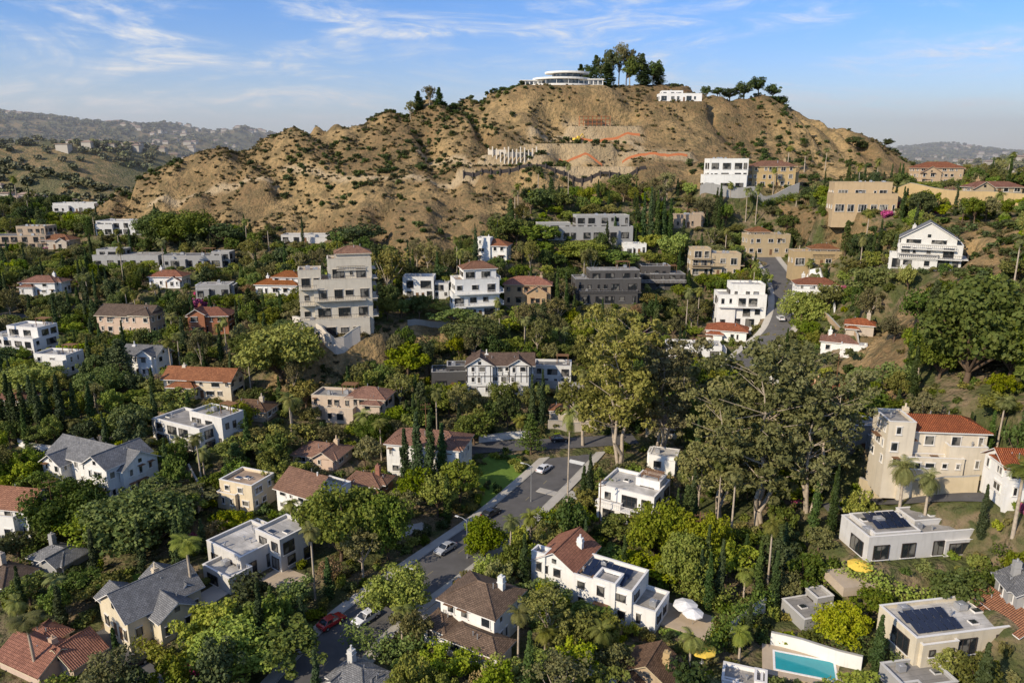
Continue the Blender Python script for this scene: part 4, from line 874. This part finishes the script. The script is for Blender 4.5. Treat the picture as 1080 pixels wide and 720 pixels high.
# real thin haze lying in the basins behind the hill
m=bpy.data.materials.new('valley_haze'); m.use_nodes=True; nt=m.node_tree; nt.nodes.remove(nt.nodes['Principled BSDF']); vs=nt.nodes.new('ShaderNodeVolumeScatter'); vs.inputs['Color'].default_value=(.93,.95,1,1); vs.inputs['Density'].default_value=.00062; vs.inputs['Anisotropy'].default_value=.1
nt.links.new(vs.outputs[0],nt.nodes['Material Output'].inputs['Volume']); MATS['haze']=m
mb=MB(); mb.box(-4000,4000,610,3200,-40,240); mb.obj('atmospheric_haze','haze')
# ------------------------------------------------------------------ cars, lamps, umbrellas, poles
def car(px,py,rot,mt):
    x,y,z=hit(px,py); E=empty('parked_car',(x,y,float(hz(x,y))+.17),math.radians(rot)); W_=.9
    b=MB(); prof=[(-2.2,.35),(-2.25,.75),(-2.1,.95),(-1.2,1.0),(1.0,.98),(2.0,.82),(2.25,.6),(2.2,.32)]
    def ext(mb,prof,w0,w1f=None):
        k=len(prof); base=len(mb.v)
        for sg in (-1,1):
            for (a,c) in prof: mb.v.append((a,sg*(w0 if w1f is None else w1f(c)),c))
        for i in range(k): j=(i+1)%k; mb.f.append((base+i,base+j,base+k+j,base+k+i))
        mb.f.append(tuple(base+i for i in range(k))[::-1]); mb.f.append(tuple(base+k+i for i in range(k)))
    ext(b,prof,W_,lambda c:.9-.05*abs(c-.6)); o=b.obj('body',mt,E)
    bv=o.modifiers.new('b','BEVEL'); bv.width=.07; bv.segments=2
    c=MB(); ext(c,[(-1.75,.96),(-1.2,1.40),(.25,1.44),(1.05,.96)],.8,lambda c:.84-.33*(c-.96)); c.obj('windows','glass',E)
    r=MB(); ext(r,[(-1.18,1.385),(-1.1,1.45),(.2,1.485),(.3,1.42)],.66); r.obj('roof',mt,E)
    p=MB()
    for sg in (-1,1):
        for (a,c1,a2,c2) in ((-1.75,.96,-1.15,1.42),(1.05,.96,.27,1.44),(-.35,.96,-.35,1.44)): p.tube((a,sg*.845,c1),(a2,sg*.69,c2),.045,.045,4)
        p.tube((.75,sg*.88,1.0),(.75,sg*1.02,1.03),.07,.07,5)
    p.obj('pillars_and_mirrors',mt,E); t=MB(); l=MB()
    for a in (-1.4,1.4):
        for sg in (-1,1): t.tube((a,sg*.72,.33),(a,sg*.92,.33),.34,.34,14); l.tube((a,sg*.9,.33),(a,sg*.935,.33),.2,.2,10)
    t.obj('tyres','tire',E); l.box(2.2,2.27,-.75,-.4,.58,.74); l.box(2.2,2.27,.4,.75,.58,.74); l.obj('wheels_and_lamps','metal',E)
    l=MB(); l.box(-2.28,-2.2,-.8,-.5,.7,.86); l.box(-2.28,-2.2,.5,.8,.7,.86); l.obj('tail_lamps','car_red',E)
for a in [(350,660,52,'car_red'),(386,656,232,'car_white'),(286,642,20,'car_silver'),(518,545,50,'car_black'),(140,705,55,'car_black'),(470,582,232,'car_silver'),(574,497,55,'car_white'),(823,338,85,'car_white'),(590,466,8,'car_black'),(832,318,95,'car_silver')]: car(*a)
def lamp(px,py,hp,rot):
    x,y,z=hit(px,py); s=project(x,y,z)[2]/F; H=hp*s; z=float(hz(x,y)); E=empty('street_lamp',(x,y,z),math.radians(rot)); a=MB()
    a.tube((0,0,-.3),(0,0,.5),.16,.14,8);a.tube((0,0,.5),(0,0,H),.1,.06,8); a.tube((0,0,H),(.9,0,H+.35),.05,.045,6); a.tube((.9,0,H+.35),(1.9,0,H+.4),.045,.04,6); a.obj('pole','metal',E)
    b=MB(); b.box(1.7,2.4,-.16,.16,H+.3,H+.43); b.obj('lamp_head','lgrey',E)
lamp(493,590,44,150); lamp(560,530,40,150); lamp(838,330,30,180); lamp(425,640,46,-30)
def upole(px,py,hp):
    x,y,z=hit(px,py); s=project(x,y,z)[2]/F; H=min(10.5,hp*s); E=empty('utility_pole',(x,y,float(hz(x,y))),math.radians(20)); a=MB(); a.tube((0,0,-1),(0,0,H),.14,.09,8)
    for q in (.5,1.5): a.box(-1.1,1.1,-.05,.05,H-q-.05,H-q+.05)
    for q in (-1.1,-.6,.6,1.1): a.tube((q,0,H-.44),(q,0,H-.2),.05,.05,5)
    a.obj('pole_and_crossarms','wood',E)
for q in ((632,560,70),(735,600,90),(60,560,70),(450,470,60),(880,420,50)): upole(*q)
def umb(px,py,mt,r=1.9,dz=0):
    x,y,z=hit(px,py); E=empty('patio_umbrella',(x,y,float(hz(x,y))+dz)); a=MB(); a.tube((0,0,0),(0,0,2.6),.04,.04,6); a.tube((0,0,0),(0,0,.12),.35,.3,10); a.obj('pole_and_base','metal',E); c=MB()
    for i in range(8):
        t,u=i*math.pi/4,(i+1)*math.pi/4; p=(r*math.cos(t),r*math.sin(t),2.15);q=(r*math.cos(u),r*math.sin(u),2.15); c.poly([p,q,(0,0,2.75)]); c.poly([p,q,(q[0],q[1],1.98),(p[0],p[1],1.98)])
    c.obj('canopy',mt,E)
umb(905,612,'yellowcloth'); umb(722,652,'whitecloth'); umb(730,660,'whitecloth',1.6); umb(740,700,'yellowcloth')
# ------------------------------------------------------------------ light, sky, camera
Sd=Vector((-.62,-.54,.49)).normalized()
su=bpy.data.lights.new('sun','SUN'); su.energy=5.0; su.angle=math.radians(.5); su.color=(1,.87,.68); so=bpy.data.objects.new('sun',su); so.rotation_euler=Sd.to_track_quat('Z','Y').to_euler(); COL.objects.link(so)
wd=bpy.data.worlds.new('World'); scene.world=wd; wd.use_nodes=True; nt=wd.node_tree; N=nt.nodes; L=nt.links; bg=N['Background']; bg.inputs[1].default_value=.135
sk=N.new('ShaderNodeTexSky'); sk.sky_type='NISHITA'; sk.sun_disc=False; sk.sun_elevation=math.asin(Sd.z); sk.sun_rotation=math.atan2(Sd.x,Sd.y); sk.altitude=300; sk.air_density=1.0; sk.dust_density=.8; sk.ozone_density=2.0
tc=N.new('ShaderNodeTexCoord'); sx=N.new('ShaderNodeSeparateXYZ'); L.new(tc.outputs['Generated'],sx.inputs[0])
elev=ramp(nt,sx.outputs[2],.0,.17)
tint=mixc(nt,elev,(1.06,1.06,1.16),(.52,.82,1.26))
base=mixc(nt,1.0,sk.outputs[0],tint,'MULTIPLY')
def cl(scale,mp,det,dist,rot,a,b_):
    mpn=N.new('ShaderNodeMapping'); mpn.inputs['Scale'].default_value=mp; mpn.inputs['Rotation'].default_value=rot; L.new(tc.outputs['Generated'],mpn.inputs[0])
    nz=N.new('ShaderNodeTexNoise'); nz.inputs['Scale'].default_value=scale; nz.inputs['Detail'].default_value=det; nz.inputs['Distortion'].default_value=dist; nz.inputs['Roughness'].default_value=.65; L.new(mpn.outputs[0],nz.inputs['Vector']); return ramp(nt,nz.outputs[0],a,b_)
c1=cl(2.2,(1,1,5),10,1.2,(0,.18,0),.42,.66); c2=cl(9,(1,1,4.5),11,1.2,(0,.3,0),.34,.74)
cm=math_(nt,'MULTIPLY',math_(nt,'MULTIPLY',c1,c2),math_(nt,'MULTIPLY',ramp(nt,sx.outputs[2],-.01,.06),1.3))
L.new(mixc(nt,math_(nt,'MINIMUM',cm,.9),base,(6.6,6.65,6.75)),bg.inputs[0])
cam=bpy.data.cameras.new('camera'); co=bpy.data.objects.new('camera',cam); co.location=(0,0,ZC); co.rotation_euler=(math.pi/2-PT,0,0); cam.lens=36*F/1080; cam.sensor_width=36; cam.clip_start=1; cam.clip_end=30000; COL.objects.link(co); scene.camera=co
scene.view_settings.view_transform='Standard'; scene.view_settings.look='None'; scene.view_settings.exposure=0
